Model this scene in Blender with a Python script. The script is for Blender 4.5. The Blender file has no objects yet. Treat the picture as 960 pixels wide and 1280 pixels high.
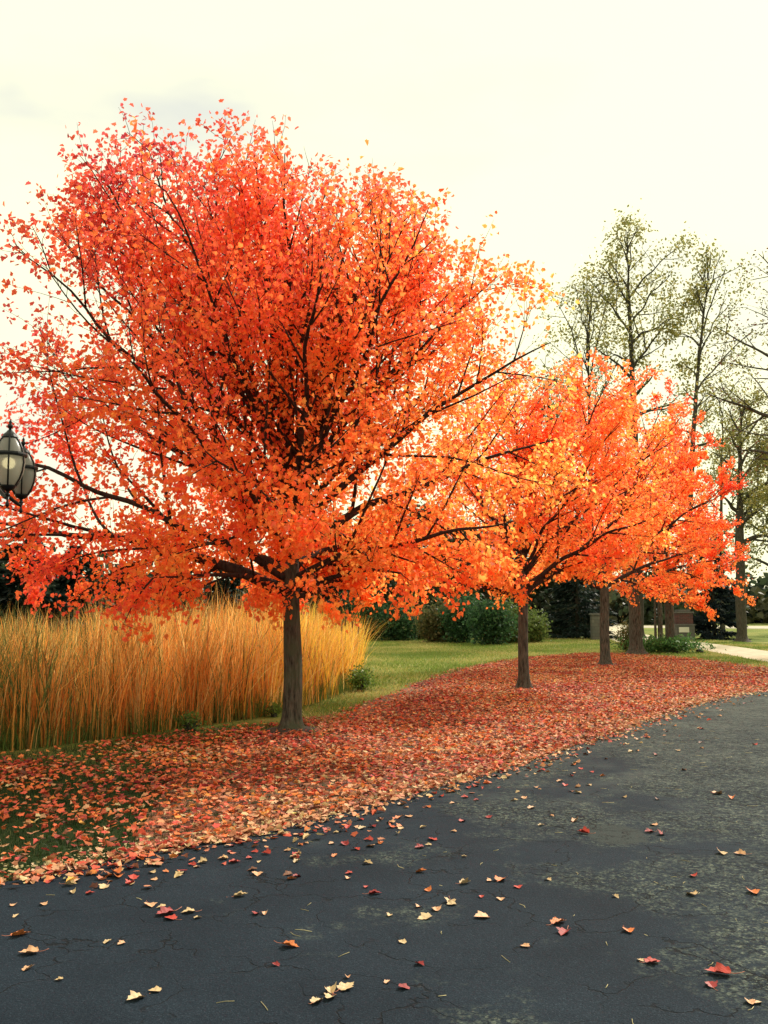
import bpy, bmesh, math, random
import numpy as np
from mathutils import Vector, Matrix, noise

sc = bpy.context.scene
R = math.radians
# ------------------------------------------------------------------ camera, sky, sun, exposure
FPX, HOR, CAMZ = 1200.0, 760.0, 1.6          # focal length in pixels of the 960x1280 photograph, eye-level row, eye height
PITCH = math.atan((HOR - 640) / FPX)
cam = bpy.data.cameras.new("camera"); cam_o = bpy.data.objects.new("camera", cam)
sc.collection.objects.link(cam_o); sc.camera = cam_o
cam.sensor_fit = 'VERTICAL'; cam.sensor_height = 36.0; cam.lens = 36.0 * FPX / 1280
cam_o.location = (0, 0, CAMZ); cam_o.rotation_euler = (R(90) + PITCH, 0, 0)
cam.clip_start = 0.05; cam.clip_end = 3000

SUN_EL, SUN_AZ = R(40), R(42)                # azimuth measured from +Y (away from the camera) towards +X
w = bpy.data.worlds.new("World"); sc.world = w; w.use_nodes = True
nt = w.node_tree; nt.nodes.clear()
N = nt.nodes.new; L = nt.links.new
out = N('ShaderNodeOutputWorld'); bg = N('ShaderNodeBackground'); bg.inputs[1].default_value = 0.1
sky = N('ShaderNodeTexSky'); sky.sky_type = 'NISHITA'; sky.sun_disc = False
sky.sun_elevation = SUN_EL; sky.sun_rotation = SUN_AZ
sky.air_density = 1.0; sky.dust_density = 2.0
tc = N('ShaderNodeTexCoord'); mp = N('ShaderNodeMapping'); mp.inputs['Scale'].default_value = (-1.2, 1.2, 3.4)
mp.inputs['Location'].default_value = (0.35, 0.1, 0.42)
nz = N('ShaderNodeTexNoise'); nz.inputs['Scale'].default_value = 1.6; nz.inputs['Detail'].default_value = 5; nz.inputs['Roughness'].default_value = .5
cr = N('ShaderNodeValToRGB'); cr.color_ramp.elements[0].position = .34; cr.color_ramp.elements[1].position = .50
cr.color_ramp.elements[0].color = (5.3, 5.4, 4.7, 1); cr.color_ramp.elements[1].color = (8.2, 8.0, 5.2, 1)
mx = N('ShaderNodeMixRGB'); mx.inputs[0].default_value = .95
L(tc.outputs['Generated'], mp.inputs[0]); L(mp.outputs[0], nz.inputs['Vector']); L(nz.outputs['Fac'], cr.inputs[0])
L(sky.outputs[0], mx.inputs[1]); L(cr.outputs[0], mx.inputs[2]); L(mx.outputs[0], bg.inputs[0]); L(bg.outputs[0], out.inputs[0])

sun = bpy.data.lights.new("sun", 'SUN'); sun.energy = 3.0; sun.angle = R(6); sun.color = (1, .93, .8)
sun_o = bpy.data.objects.new("sun", sun); sc.collection.objects.link(sun_o)
to_sun = Vector((math.sin(SUN_AZ) * math.cos(SUN_EL), math.cos(SUN_AZ) * math.cos(SUN_EL), math.sin(SUN_EL)))
sun_o.rotation_euler = to_sun.to_track_quat('Z', 'Y').to_euler(); sun_o.location = (20, 20, 30)
sc.view_settings.view_transform = 'Standard'; sc.view_settings.look = 'None'
sc.view_settings.exposure = 0.72; sc.view_settings.gamma = 1.0
sc.cycles.max_bounces = 8; sc.cycles.transmission_bounces = 6; sc.cycles.transparent_max_bounces = 6
sc.cycles.diffuse_bounces = 4

# ------------------------------------------------------------------ helpers
_f = Vector((0, math.cos(PITCH), math.sin(PITCH))); _u = Vector((0, -math.sin(PITCH), math.cos(PITCH)))
def ray(u, v): return _f + Vector((1, 0, 0)) * ((u - 480) / FPX) + _u * ((640 - v) / FPX)
def at(u, v, Y):
    d = ray(u, v); return Vector((0, 0, CAMZ)) + d * (Y / d.y)
def gr(u, v):                                   # point of the ground seen at that spot
    d = ray(u, v); t = -CAMZ / d.z; return Vector((d.x * t, d.y * t, 0))

def tag(o, label=None, cat=None, group=None, kind=None):
    if label: o['label'] = label
    if cat: o['category'] = cat
    if group: o['group'] = group
    if kind: o['kind'] = kind
    return o
def link(name, me, mat=None, parent=None):
    o = bpy.data.objects.new(name, me); sc.collection.objects.link(o)
    if mat: me.materials.append(mat)
    if parent is not None: o.parent = parent
    return o
def empty(name, loc, rz=0):
    o = bpy.data.objects.new(name, None); sc.collection.objects.link(o)
    o.location = loc; o.rotation_euler = (0, 0, rz); o.empty_display_size = .2; return o

def raw_mesh(name, V, loops, sizes, col=None, smooth=False):
    me = bpy.data.meshes.new(name)
    V = np.asarray(V, np.float32); loops = np.asarray(loops, np.int32); sizes = np.asarray(sizes, np.int32)
    me.vertices.add(len(V)); me.vertices.foreach_set('co', V.ravel())
    me.loops.add(len(loops)); me.loops.foreach_set('vertex_index', loops)
    st = np.concatenate([[0], np.cumsum(sizes)[:-1]]).astype(np.int32)
    me.polygons.add(len(sizes)); me.polygons.foreach_set('loop_start', st); me.polygons.foreach_set('loop_total', sizes)
    if smooth: me.polygons.foreach_set('use_smooth', np.ones(len(sizes), bool))
    me.update(calc_edges=True); me.validate()
    if col is not None:
        a = me.color_attributes.new('leaf_color', 'FLOAT_COLOR', 'POINT')
        c4 = np.ones((len(V), 4), np.float32); c4[:, :3] = col; a.data.foreach_set('color', c4.ravel())
    return me

def nrm(a): return a / np.maximum(np.linalg.norm(a, axis=-1, keepdims=True), 1e-9)

# leaf outlines: x = width, y = along the midrib, z = out of the leaf; unit size about 1
MAPLE_R = [(.0, .0), (.36, .02), (.31, .21), (.50, .47), (.29, .57), (.21, .77)]
def _maple(cup):
    half = MAPLE_R[1:]
    V = [(0, 0, 0), (0, 1.0, -cup * .5)] + [(x, y, cup * abs(x)) for x, y in half] + [(-x, y, cup * abs(x)) for x, y in half]
    n = len(half)
    r = [0] + [2 + i for i in range(n)] + [1]
    l = [0, 1] + [2 + n + i for i in reversed(range(n))]
    return np.array(V), [r, l]
T_MAPLE = _maple(.45)
T_OVAL = (np.array([(0, 0, 0), (0, 1, -.1), (.40, .20, .2), (.36, .62, .15), (-.40, .20, .2), (-.36, .62, .15)]),
          [[0, 2, 3, 1], [0, 1, 5, 4]])
T_DIAM = (np.array([(0, 0, 0), (.3, .45, .1), (0, 1, 0), (-.3, .45, .1)]), [[0, 1, 2, 3]])
T_NEEDLE = (np.array([(-.06, 0, 0), (.06, 0, 0), (.16, .55, .0), (0, 1, 0), (-.16, .55, .0)]), [[0, 1, 2, 3, 4]])

def leaves(name, pos, axis, normal, size, col, T, curl=None):
    V0, F = T; n = len(pos); k = len(V0)
    axis = nrm(axis); side = nrm(np.cross(axis, normal)); normal = np.cross(side, axis)
    z = V0[None, :, 2] * (curl[:, None] if curl is not None else 1.0)
    V = pos[:, None, :] + size[:, None, None] * (V0[None, :, 0, None] * side[:, None, :] + V0[None, :, 1, None] * axis[:, None, :] + z[:, :, None] * normal[:, None, :])
    lp = np.concatenate([np.array(f) for f in F]); sz = [len(f) for f in F]
    loops = (lp[None, :] + (np.arange(n) * k)[:, None]).ravel()
    return raw_mesh(name, V.reshape(-1, 3), loops, np.tile(sz, n), np.repeat(col, k, axis=0))

class Tubes:
    def __init__(s): s.V = []; s.L = []; s.S = []; s.n = 0
    def add(s, P, rad, sides=5, cap=True, bump=None):
        P = np.asarray(P, float); rad = np.asarray(rad, float); m = len(P)
        d = nrm(np.gradient(P, axis=0)); mean = nrm((P[-1] - P[0])[None])[0]
        ref = np.array([0, 0, 1.]) if abs(mean[2]) < .7 else np.array([1., 0.2, 0])
        a = nrm(np.cross(d, ref)); b = np.cross(d, a)
        th = np.arange(sides) * 2 * math.pi / sides
        ring = np.cos(th)[None, :, None] * a[:, None, :] + np.sin(th)[None, :, None] * b[:, None, :]
        rr = rad[:, None] * np.ones((1, sides))
        if bump is not None: rr = rr * bump(P, th)
        s.V.append((P[:, None, :] + rr[:, :, None] * ring).reshape(-1, 3))
        i = np.arange(m - 1)[:, None] * sides; j = np.arange(sides)[None, :]; j2 = (j + 1) % sides
        q = np.stack([i + j, i + j2, i + sides + j2, i + sides + j], -1).reshape(-1, 4) + s.n
        s.L.append(q.ravel()); s.S.append(np.full(len(q), 4))
        if cap:
            s.L.append(np.arange(sides)[::-1] + s.n); s.L.append(np.arange(sides) + s.n + (m - 1) * sides); s.S.append(np.array([sides, sides]))
        s.n += m * sides
    def build(s, name, mat, parent=None):
        if not s.V: return None
        me = raw_mesh(name, np.concatenate(s.V), np.concatenate(s.L), np.concatenate(s.S), smooth=True)
        return link(name, me, mat, parent)

def bm_obj(name, bm, mat, parent=None, smooth=False):
    me = bpy.data.meshes.new(name); bm.to_mesh(me); bm.free()
    if smooth:
        for p in me.polygons: p.use_smooth = True
    return link(name, me, mat, parent)
def bx(bm, c, s, bev=0, rz=0):
    r = bmesh.ops.create_cube(bm, size=1, matrix=Matrix.Translation(c) @ Matrix.Rotation(rz, 4, 'Z') @ Matrix.Diagonal((*s, 1)))
    if bev:
        es = list({e for v in r['verts'] for e in v.link_edges}); bmesh.ops.bevel(bm, geom=es, offset=bev, segments=2, affect='EDGES')
def lathe(bm, prof, n=24, c=(0, 0, 0), ph=0.0):
    rings = []
    for (r, z) in prof:
        rings.append([bm.verts.new((c[0] + r * math.cos(ph + 2 * math.pi * k / n), c[1] + r * math.sin(ph + 2 * math.pi * k / n), c[2] + z)) for k in range(n)])
    for a, b in zip(rings, rings[1:]):
        for k in range(n): bm.faces.new((a[k], a[(k + 1) % n], b[(k + 1) % n], b[k]))
    bm.faces.new(rings[0][::-1]); bm.faces.new(rings[-1])

# ------------------------------------------------------------------ materials
def mat_new(name):
    m = bpy.data.materials.new(name); m.use_nodes = True; t = m.node_tree
    return m, t, t.nodes['Principled BSDF']
def nd(t, kind, **kw):
    n = t.nodes.new(kind)
    for k, v in kw.items():
        if k in n.inputs.keys(): n.inputs[k].default_value = v
        else: setattr(n, k, v)
    return n
def ramp(t, fac, stops):
    r = nd(t, 'ShaderNodeValToRGB'); e = r.color_ramp.elements
    while len(e) < len(stops): e.new(.5)
    for i, (p, c) in enumerate(stops): e[i].position = p; e[i].color = (*c, 1) if len(c) == 3 else c
    t.links.new(fac, r.inputs[0]); return r.outputs[0]
def mixc(t, fac, a, b, mode='MIX'):
    m = nd(t, 'ShaderNodeMixRGB', blend_type=mode)
    for i, x in ((0, fac), (1, a), (2, b)):
        if hasattr(x, 'is_output'): t.links.new(x, m.inputs[i])
        else: m.inputs[i].default_value = x if i == 0 else (*x, 1)
    return m.outputs[0]
def noise_n(t, scale, detail=4, rough=.55, vec=None, dist=0):
    n = nd(t, 'ShaderNodeTexNoise', Scale=scale, Detail=detail, Roughness=rough, Distortion=dist)
    if vec is None:
        tcn = nd(t, 'ShaderNodeTexCoord'); vec = tcn.outputs['Object']
    t.links.new(vec, n.inputs['Vector']); return n.outputs['Fac']
def bump(t, b, h, s=.3, d=.02):
    n = nd(t, 'ShaderNodeBump', Strength=s, Distance=d); t.links.new(h, n.inputs['Height']); t.links.new(n.outputs[0], b.inputs['Normal'])

def leaf_mat(name, transl=.45, rough=.55, gain=1.25):
    m, t, b = mat_new(name)
    a = nd(t, 'ShaderNodeAttribute', attribute_name='leaf_color')
    nf = noise_n(t, 60, 2)
    c = mixc(t, 1.0, a.outputs['Color'], ramp(t, nf, [(.3, (.82, .80, .78)), (.7, (1.1, 1.1, 1.1))]), 'MULTIPLY')
    t.links.new(c, b.inputs['Base Color']); b.inputs['Roughness'].default_value = rough
    b.inputs['Specular IOR Level'].default_value = .25
    tr = nd(t, 'ShaderNodeBsdfTranslucent'); g = mixc(t, 1.0, c, (gain, gain * 1.06, gain * .95), 'MULTIPLY'); t.links.new(g, tr.inputs[0])
    ms = nd(t, 'ShaderNodeMixShader'); ms.inputs[0].default_value = transl
    t.links.new(b.outputs[0], ms.inputs[1]); t.links.new(tr.outputs[0], ms.inputs[2])
    t.links.new(ms.outputs[0], t.nodes['Material Output'].inputs[0]); return m
M_LEAF = leaf_mat('autumn_leaf', .64, .5, 1.55)
M_LITTER = leaf_mat('fallen_leaf_skin', .15, .7, 1.0)
M_GREENLEAF = leaf_mat('green_leaf', .35)
M_REED = leaf_mat('dry_reed_blade', .5, .6)
M_GRASS = leaf_mat('grass_blade', .35, .6)

def bark_mat(name, a, b_, moss=None, scale=9):
    m, t, b = mat_new(name)
    tcn = nd(t, 'ShaderNodeTexCoord'); mpn = nd(t, 'ShaderNodeMapping'); mpn.inputs['Scale'].default_value = (1, 1, .22)
    t.links.new(tcn.outputs['Object'], mpn.inputs[0])
    n1 = noise_n(t, scale * 3, 6, .65, mpn.outputs[0]); n2 = noise_n(t, 3.2, 4)
    c = ramp(t, n1, [(.32, a), (.62, b_)])
    if moss: c = mixc(t, ramp(t, n2, [(.45, (0, 0, 0)), (.62, (.75, .75, .75))]), c, moss)
    t.links.new(c, b.inputs['Base Color']); b.inputs['Roughness'].default_value = .9; b.inputs['Specular IOR Level'].default_value = .15
    bump(t, b, n1, .7, .03); return m
M_BARK1 = bark_mat('mossy_maple_bark', (.014, .013, .012), (.105, .095, .080), (.070, .082, .052))
M_BARK2 = bark_mat('grey_maple_bark', (.020, .018, .017), (.115, .102, .088))
M_TWIG = bark_mat('dark_branch_bark', (.022, .012, .012), (.065, .042, .038))
M_TWIG2 = bark_mat('grey_branch_bark', (.03, .027, .022), (.09, .08, .065))

def flat(name, col, rough=.6, metal=0, nscale=None, amp=.25, bmp=0):
    m, t, b = mat_new(name)
    if nscale:
        nf = noise_n(t, nscale, 5); lo = tuple(x * (1 - amp) for x in col); hi = tuple(min(1, x * (1 + amp)) for x in col)
        t.links.new(ramp(t, nf, [(.3, lo), (.7, hi)]), b.inputs['Base Color'])
        if bmp: bump(t, b, nf, bmp, .01)
    else: b.inputs['Base Color'].default_value = (*col, 1)
    b.inputs['Roughness'].default_value = rough; b.inputs['Metallic'].default_value = metal; return m

# ------------------------------------------------------------------ the ground
def poly_sheet(name, pts, z, mat, kind, thick=0, sub=0):
    bm = bmesh.new(); vs = [bm.verts.new((p[0], p[1], z)) for p in pts]; f = bm.faces.new(vs)
    if f.normal.z < 0: f.normal_flip()
    if thick:
        r = bmesh.ops.extrude_face_region(bm, geom=[f])
        for v in [x for x in r['geom'] if isinstance(x, bmesh.types.BMVert)]: v.co.z -= thick
    bmesh.ops.triangulate(bm, faces=bm.faces[:]); bmesh.ops.recalc_face_normals(bm, faces=bm.faces[:])
    return tag(bm_obj(name, bm, mat), kind=kind)
def smooth_line(pts, it=2):
    for _ in range(it):
        q = [pts[0]]
        for a, b in zip(pts, pts[1:]): q += [a * .75 + b * .25, a * .25 + b * .75]
        pts = q + [pts[-1]]
    return pts
def wobble(pts, amp, f=1.3, seed=0):
    return [p + Vector((noise.noise(p * f + Vector((seed, 0, 0))), noise.noise(p * f + Vector((0, seed + 9, 0))), 0)) * amp for p in pts]
def dens(pts, step):
    q = []
    for a, b in zip(pts, pts[1:]):
        n = max(1, int((b - a).length / step)); q += [a.lerp(b, i / n) for i in range(n)]
    return q + [pts[-1]]

# lawn
m, t, b = mat_new('lawn_turf')
n1 = noise_n(t, .35, 5); n2 = noise_n(t, 14, 6, .7); n3 = noise_n(t, 2.2, 4)
c = ramp(t, n1, [(.35, (.11, .16, .03)), (.5, (.17, .21, .045)), (.66, (.32, .29, .09))])
c = mixc(t, ramp(t, n3, [(.5, (0, 0, 0)), (.75, (.5, .5, .5))]), c, (.26, .22, .09))
c = mixc(t, 1.0, c, ramp(t, n2, [(.3, (.55, .55, .55)), (.7, (1.3, 1.3, 1.3))]), 'MULTIPLY')
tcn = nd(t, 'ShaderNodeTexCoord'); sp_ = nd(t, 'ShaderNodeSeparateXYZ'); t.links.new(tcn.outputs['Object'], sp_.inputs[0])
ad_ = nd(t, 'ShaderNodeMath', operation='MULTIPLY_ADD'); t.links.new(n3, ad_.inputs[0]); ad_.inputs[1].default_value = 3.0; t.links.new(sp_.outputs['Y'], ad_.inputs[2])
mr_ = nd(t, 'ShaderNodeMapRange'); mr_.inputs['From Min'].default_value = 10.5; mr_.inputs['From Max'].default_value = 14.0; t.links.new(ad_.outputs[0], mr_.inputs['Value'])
c = mixc(t, mr_.outputs[0], ramp(t, n2, [(.3, (.012, .022, .008)), (.7, (.035, .055, .016))]), c)   # near turf darkened: maple crown's shade put into the colour; open lawn beyond
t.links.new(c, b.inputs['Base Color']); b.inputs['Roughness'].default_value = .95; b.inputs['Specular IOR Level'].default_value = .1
bump(t, b, n2, .9, .05)
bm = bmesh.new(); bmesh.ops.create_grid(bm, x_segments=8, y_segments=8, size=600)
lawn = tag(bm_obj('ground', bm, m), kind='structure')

# asphalt: edge line as seen, then the sheet reaches round and behind the camera
edge = [gr(0, 1112), gr(90, 1088), gr(200, 1066), gr(330, 1046), gr(430, 1018), gr(550, 986), gr(655, 958), gr(725, 932), gr(800, 905), gr(870, 880), gr(960, 862)]
edge = [Vector((-14, 2.2, 0)), Vector((-8, 3.9, 0)), Vector((-4.6, 5.0, 0))] + edge + [Vector((13.5, 21.0, 0)), Vector((30, 27, 0))]
edge_s = smooth_line(edge)
edge_w = wobble(dens(edge_s, .12), .09, 3.0)
m, t, b = mat_new('old_sealed_asphalt')
tcn = nd(t, 'ShaderNodeTexCoord'); obj = tcn.outputs['Object']
big = noise_n(t, .28, 4, .5, obj)
sep = nd(t, 'ShaderNodeSeparateXYZ'); t.links.new(obj, sep.inputs[0])
def math_n(op, a, b2=None):
    n = nd(t, 'ShaderNodeMath', operation=op)
    for i, x in enumerate((a, b2)):
        if x is None: continue
        if hasattr(x, 'is_output'): t.links.new(x, n.inputs[i])
        else: n.inputs[i].default_value = x
    return n.outputs[0]
# worn zone: the right-hand side of the drive, broken up by noise
wx = math_n('ADD', math_n('MULTIPLY', sep.outputs['X'], .17), math_n('MULTIPLY', sep.outputs['Y'], .035))
wear = math_n('ADD', wx, math_n('MULTIPLY', math_n('SUBTRACT', noise_n(t, .75, 6, .62, obj), .5), 3.4))
wearm = ramp(t, wear, [(.30, (0, 0, 0)), (.72, (1, 1, 1))])
fine = noise_n(t, 190, 3, .7, obj); med = noise_n(t, 26, 6, .7, obj); med2 = noise_n(t, 1.4, 5, .6, obj)
vor = nd(t, 'ShaderNodeTexVoronoi', feature='F1'); vor.inputs['Scale'].default_value = 85; t.links.new(obj, vor.inputs['Vector'])
seal = ramp(t, fine, [(.3, (.003, .006, .013)), (.58, (.012, .021, .034)), (.72, (.048, .070, .098))])
aggr = ramp(t, vor.outputs['Color'], [(.1, (.010, .016, .021)), (.45, (.052, .068, .068)), (.9, (.20, .23, .18))])
worn = mixc(t, ramp(t, med, [(.44, (0, 0, 0)), (.58, (1, 1, 1))]), seal, mixc(t, .75, seal, aggr))
c = mixc(t, wearm, seal, worn)
# far end, sun-bleached and unsealed
farm = ramp(t, math_n('ADD', math_n('MULTIPLY', sep.outputs['Y'], .055), math_n('MULTIPLY', math_n('SUBTRACT', med2, .5), .9)), [(.45, (0, 0, 0)), (.95, (.8, .8, .8))])
c = mixc(t, farm, c, ramp(t, fine, [(.3, (.036, .045, .047)), (.7, (.095, .108, .098))]))
c = mixc(t, 1.0, c, ramp(t, med2, [(.3, (.72, .74, .78)), (.7, (1.25, 1.22, 1.2))]), 'MULTIPLY')
# cracks: a wide net everywhere, alligator cracking in the worn zone
def crack(scale, width, dist, seed):
    nv = nd(t, 'ShaderNodeTexNoise', Scale=scale * 1.7, Detail=4.0); t.links.new(obj, nv.inputs['Vector'])
    mv = nd(t, 'ShaderNodeMixRGB'); mv.inputs[0].default_value = dist; t.links.new(obj, mv.inputs[1]); t.links.new(nv.outputs['Color'], mv.inputs[2])
    ad = nd(t, 'ShaderNodeVectorMath', operation='ADD'); ad.inputs[1].default_value = (seed, seed * .7, 0); t.links.new(mv.outputs[0], ad.inputs[0])
    v = nd(t, 'ShaderNodeTexVoronoi', feature='DISTANCE_TO_EDGE'); v.inputs['Scale'].default_value = scale; t.links.new(ad.outputs[0], v.inputs['Vector'])
    return ramp(t, v.outputs['Distance'], [(0, (1, 1, 1)), (width, (0, 0, 0))])
c1 = crack(2.6, .015, .30, 3.1); c2 = crack(8.5, .05, .22, 7.7)
brk = ramp(t, noise_n(t, 2.4, 3, .5, obj), [(.42, (0, 0, 0)), (.54, (1, 1, 1))])
c1 = mixc(t, 1.0, c1, brk, 'MULTIPLY')
c2 = mixc(t, 1.0, c2, ramp(t, wear, [(.42, (0, 0, 0)), (.80, (.9, .9, .9))]), 'MULTIPLY')
cm = mixc(t, 1.0, c1, c2, 'ADD')
# one smooth filled patch
vd = nd(t, 'ShaderNodeVectorMath', operation='SUBTRACT'); t.links.new(obj, vd.inputs[0]); pp = gr(768, 1046); vd.inputs[1].default_value = (pp.x, pp.y, .02)
vs_ = nd(t, 'ShaderNodeVectorMath', operation='MULTIPLY'); t.links.new(vd.outputs[0], vs_.inputs[0]); vs_.inputs[1].default_value = (4.6, 2.9, 0)
vl = nd(t, 'ShaderNodeVectorMath', operation='LENGTH'); t.links.new(vs_.outputs[0], vl.inputs[0])
pm = ramp(t, math_n('ADD', vl.outputs['Value'], math_n('MULTIPLY', math_n('SUBTRACT', med2, .5), 1.2)), [(.85, (1, 1, 1)), (1.1, (0, 0, 0))])
c = mixc(t, pm, c, ramp(t, fine, [(.3, (.018, .025, .03)), (.7, (.045, .055, .056))]))
c = mixc(t, cm, c, (.006, .007, .010))
t.links.new(c, b.inputs['Base Color']); b.inputs['Roughness'].default_value = .88; b.inputs['Specular IOR Level'].default_value = .10
hgt = math_n('SUBTRACT', math_n('ADD', math_n('MULTIPLY', fine, .35), math_n('MULTIPLY', vor.outputs['Distance'], .3)), math_n('MULTIPLY', cm, 1.5))
bump(t, b, hgt, .55, .008)
M_ASPH = m
asph_pts = edge_w + [Vector((30, -12, 0)), Vector((-14, -12, 0))]
poly_sheet('road_asphalt', asph_pts, .024, M_ASPH, 'structure', thick=.05)

# bed of packed dead leaves under the maples (far line, then back along the asphalt)
far_line = [gr(560, 838), gr(610, 829), gr(660, 821), gr(760, 815), gr(860, 822), gr(930, 831), gr(990, 838)]
bed_far = smooth_line([gr(200, 985), gr(300, 925), gr(380, 902), gr(450, 882), gr(520, 855)] + far_line + [Vector((16, 24.5, 0)), Vector((24, 26.5, 0))])
near_part = [p for p in edge_s if -1.7 < p.x < 22]
bed = wobble(dens(bed_far, .3), .35, 1.1, 5) + wobble(dens(near_part[::-1], .3), .1, 2.0, 3)
m, t, b = mat_new('packed_leaf_bed')
tcn = nd(t, 'ShaderNodeTexCoord')
v1 = nd(t, 'ShaderNodeTexVoronoi', feature='F1'); v1.inputs['Scale'].default_value = 13; t.links.new(tcn.outputs['Object'], v1.inputs['Vector'])
sp = nd(t, 'ShaderNodeSeparateColor'); t.links.new(v1.outputs['Color'], sp.inputs[0])
c = ramp(t, sp.outputs[0], [(.0, (.06, .018, .012)), (.3, (.22, .045, .02)), (.55, (.30, .10, .04)), (.8, (.12, .055, .03)), (1, (.05, .05, .02))])
t.links.new(c, b.inputs['Base Color']); b.inputs['Roughness'].default_value = .9; bump(t, b, v1.outputs['Distance'], .8, .03)
poly_sheet('leaf_covered_ground', bed, .006, m, 'structure')

# pale drive in the distance, and the road it joins
M_CONC = flat('pale_gravel_drive', (.50, .43, .32), .95, 0, 3.0, .3, .4)
drive = [gr(1120, 846), gr(1000, 834), gr(960, 828), gr(917, 820), gr(880, 813), gr(855, 809), gr(835, 805), gr(800, 803), gr(772, 803), gr(752, 795), gr(748, 784), gr(744, 779.5),
         gr(775, 779.5), gr(790, 785), gr(806, 793), gr(842, 799.5), gr(883, 804), gr(917, 808), gr(960, 814), gr(1030, 820), gr(1150, 828)]
poly_sheet('driveway', wobble(drive, .1), .008, M_CONC, 'structure')
poly_sheet('road', [gr(560, 783), gr(1160, 787.5), gr(1160, 784), gr(560, 780)], .012, flat('road_concrete', (.42, .37, .29), .95, 0, 2, .2), 'structure')

# ------------------------------------------------------------------ trees
class Env:
    """crown outline: rows (v, left u, right u) seen at distance Y, turned into metres"""
    def __init__(s, rows, Y, x0, depth=.92, dmax=9):
        s.z = []; s.c = []; s.h = []
        for v, a, b_ in sorted(rows, key=lambda r: -r[0]):
            A = at(a, v, Y); B = at(b_, v, Y); s.z.append(A.z); s.c.append((A.x + B.x) / 2); s.h.append((B.x - A.x) / 2)
        s.Y = Y; s.depth = depth; s.dmax = dmax; s.tab = []
        s.z0 = s.z[0]; s.z1 = s.z[-1]
        zz = np.linspace(s.z0, s.z1, 200); s.C = np.interp(zz, s.z, s.c).tolist(); s.H = np.interp(zz, s.z, s.h).tolist()
    def q(s, p):
        if p[2] < s.z0: return 1 + (s.z0 - p[2])*2
        if p[2] > s.z1: return 1 + (p[2] - s.z1)*2
        i = int((p[2] - s.z0) / (s.z1 - s.z0) * 199); c = s.C[i]; h = max(.15, s.H[i]); d = min(h * s.depth, s.dmax)
        return math.sqrt(((p[0] - c) / h) ** 2 + ((p[1] - s.Y) / d) ** 2)
    def dist(s, p, d, lim=8):
        tt = 0.0
        while tt < lim:
            if s.q((p[0] + d[0] * tt, p[1] + d[1] * tt, p[2] + d[2] * tt)) > 1: break
            tt += .15
        return tt

def rot_away(d, ang, roll):
    d = Vector(d).normalized(); a = d.orthogonal().normalized(); a.rotate(Matrix.Rotation(roll, 3, d))
    q = d.copy(); q.rotate(Matrix.Rotation(ang, 3, a)); return q

PAL = np.array([(.38, .045, .080), (.62, .075, .085), (.80, .125, .080), (.90, .20, .070), (.92, .30, .075), (.93, .47, .12), (.82, .60, .20)])
def pal(tv):
    tv = np.clip(tv, 0, 1) * (len(PAL) - 1); i = np.minimum(tv.astype(int), len(PAL) - 2); f = (tv - i)[:, None]
    return PAL[i] * (1 - f) + PAL[i + 1] * f

def branch_path(rng, p, d, Ln, tropism, wob, seg=.22):
    n = max(3, int(Ln / seg)); st = Ln / n; P = [Vector(p)]; d = Vector(d).normalized()
    for i in range(n):
        d = (d + Vector((rng.gauss(0, wob), rng.gauss(0, wob), rng.gauss(0, wob) + tropism * st))).normalized()
        P.append(P[-1] + d * st)
    return P

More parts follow.
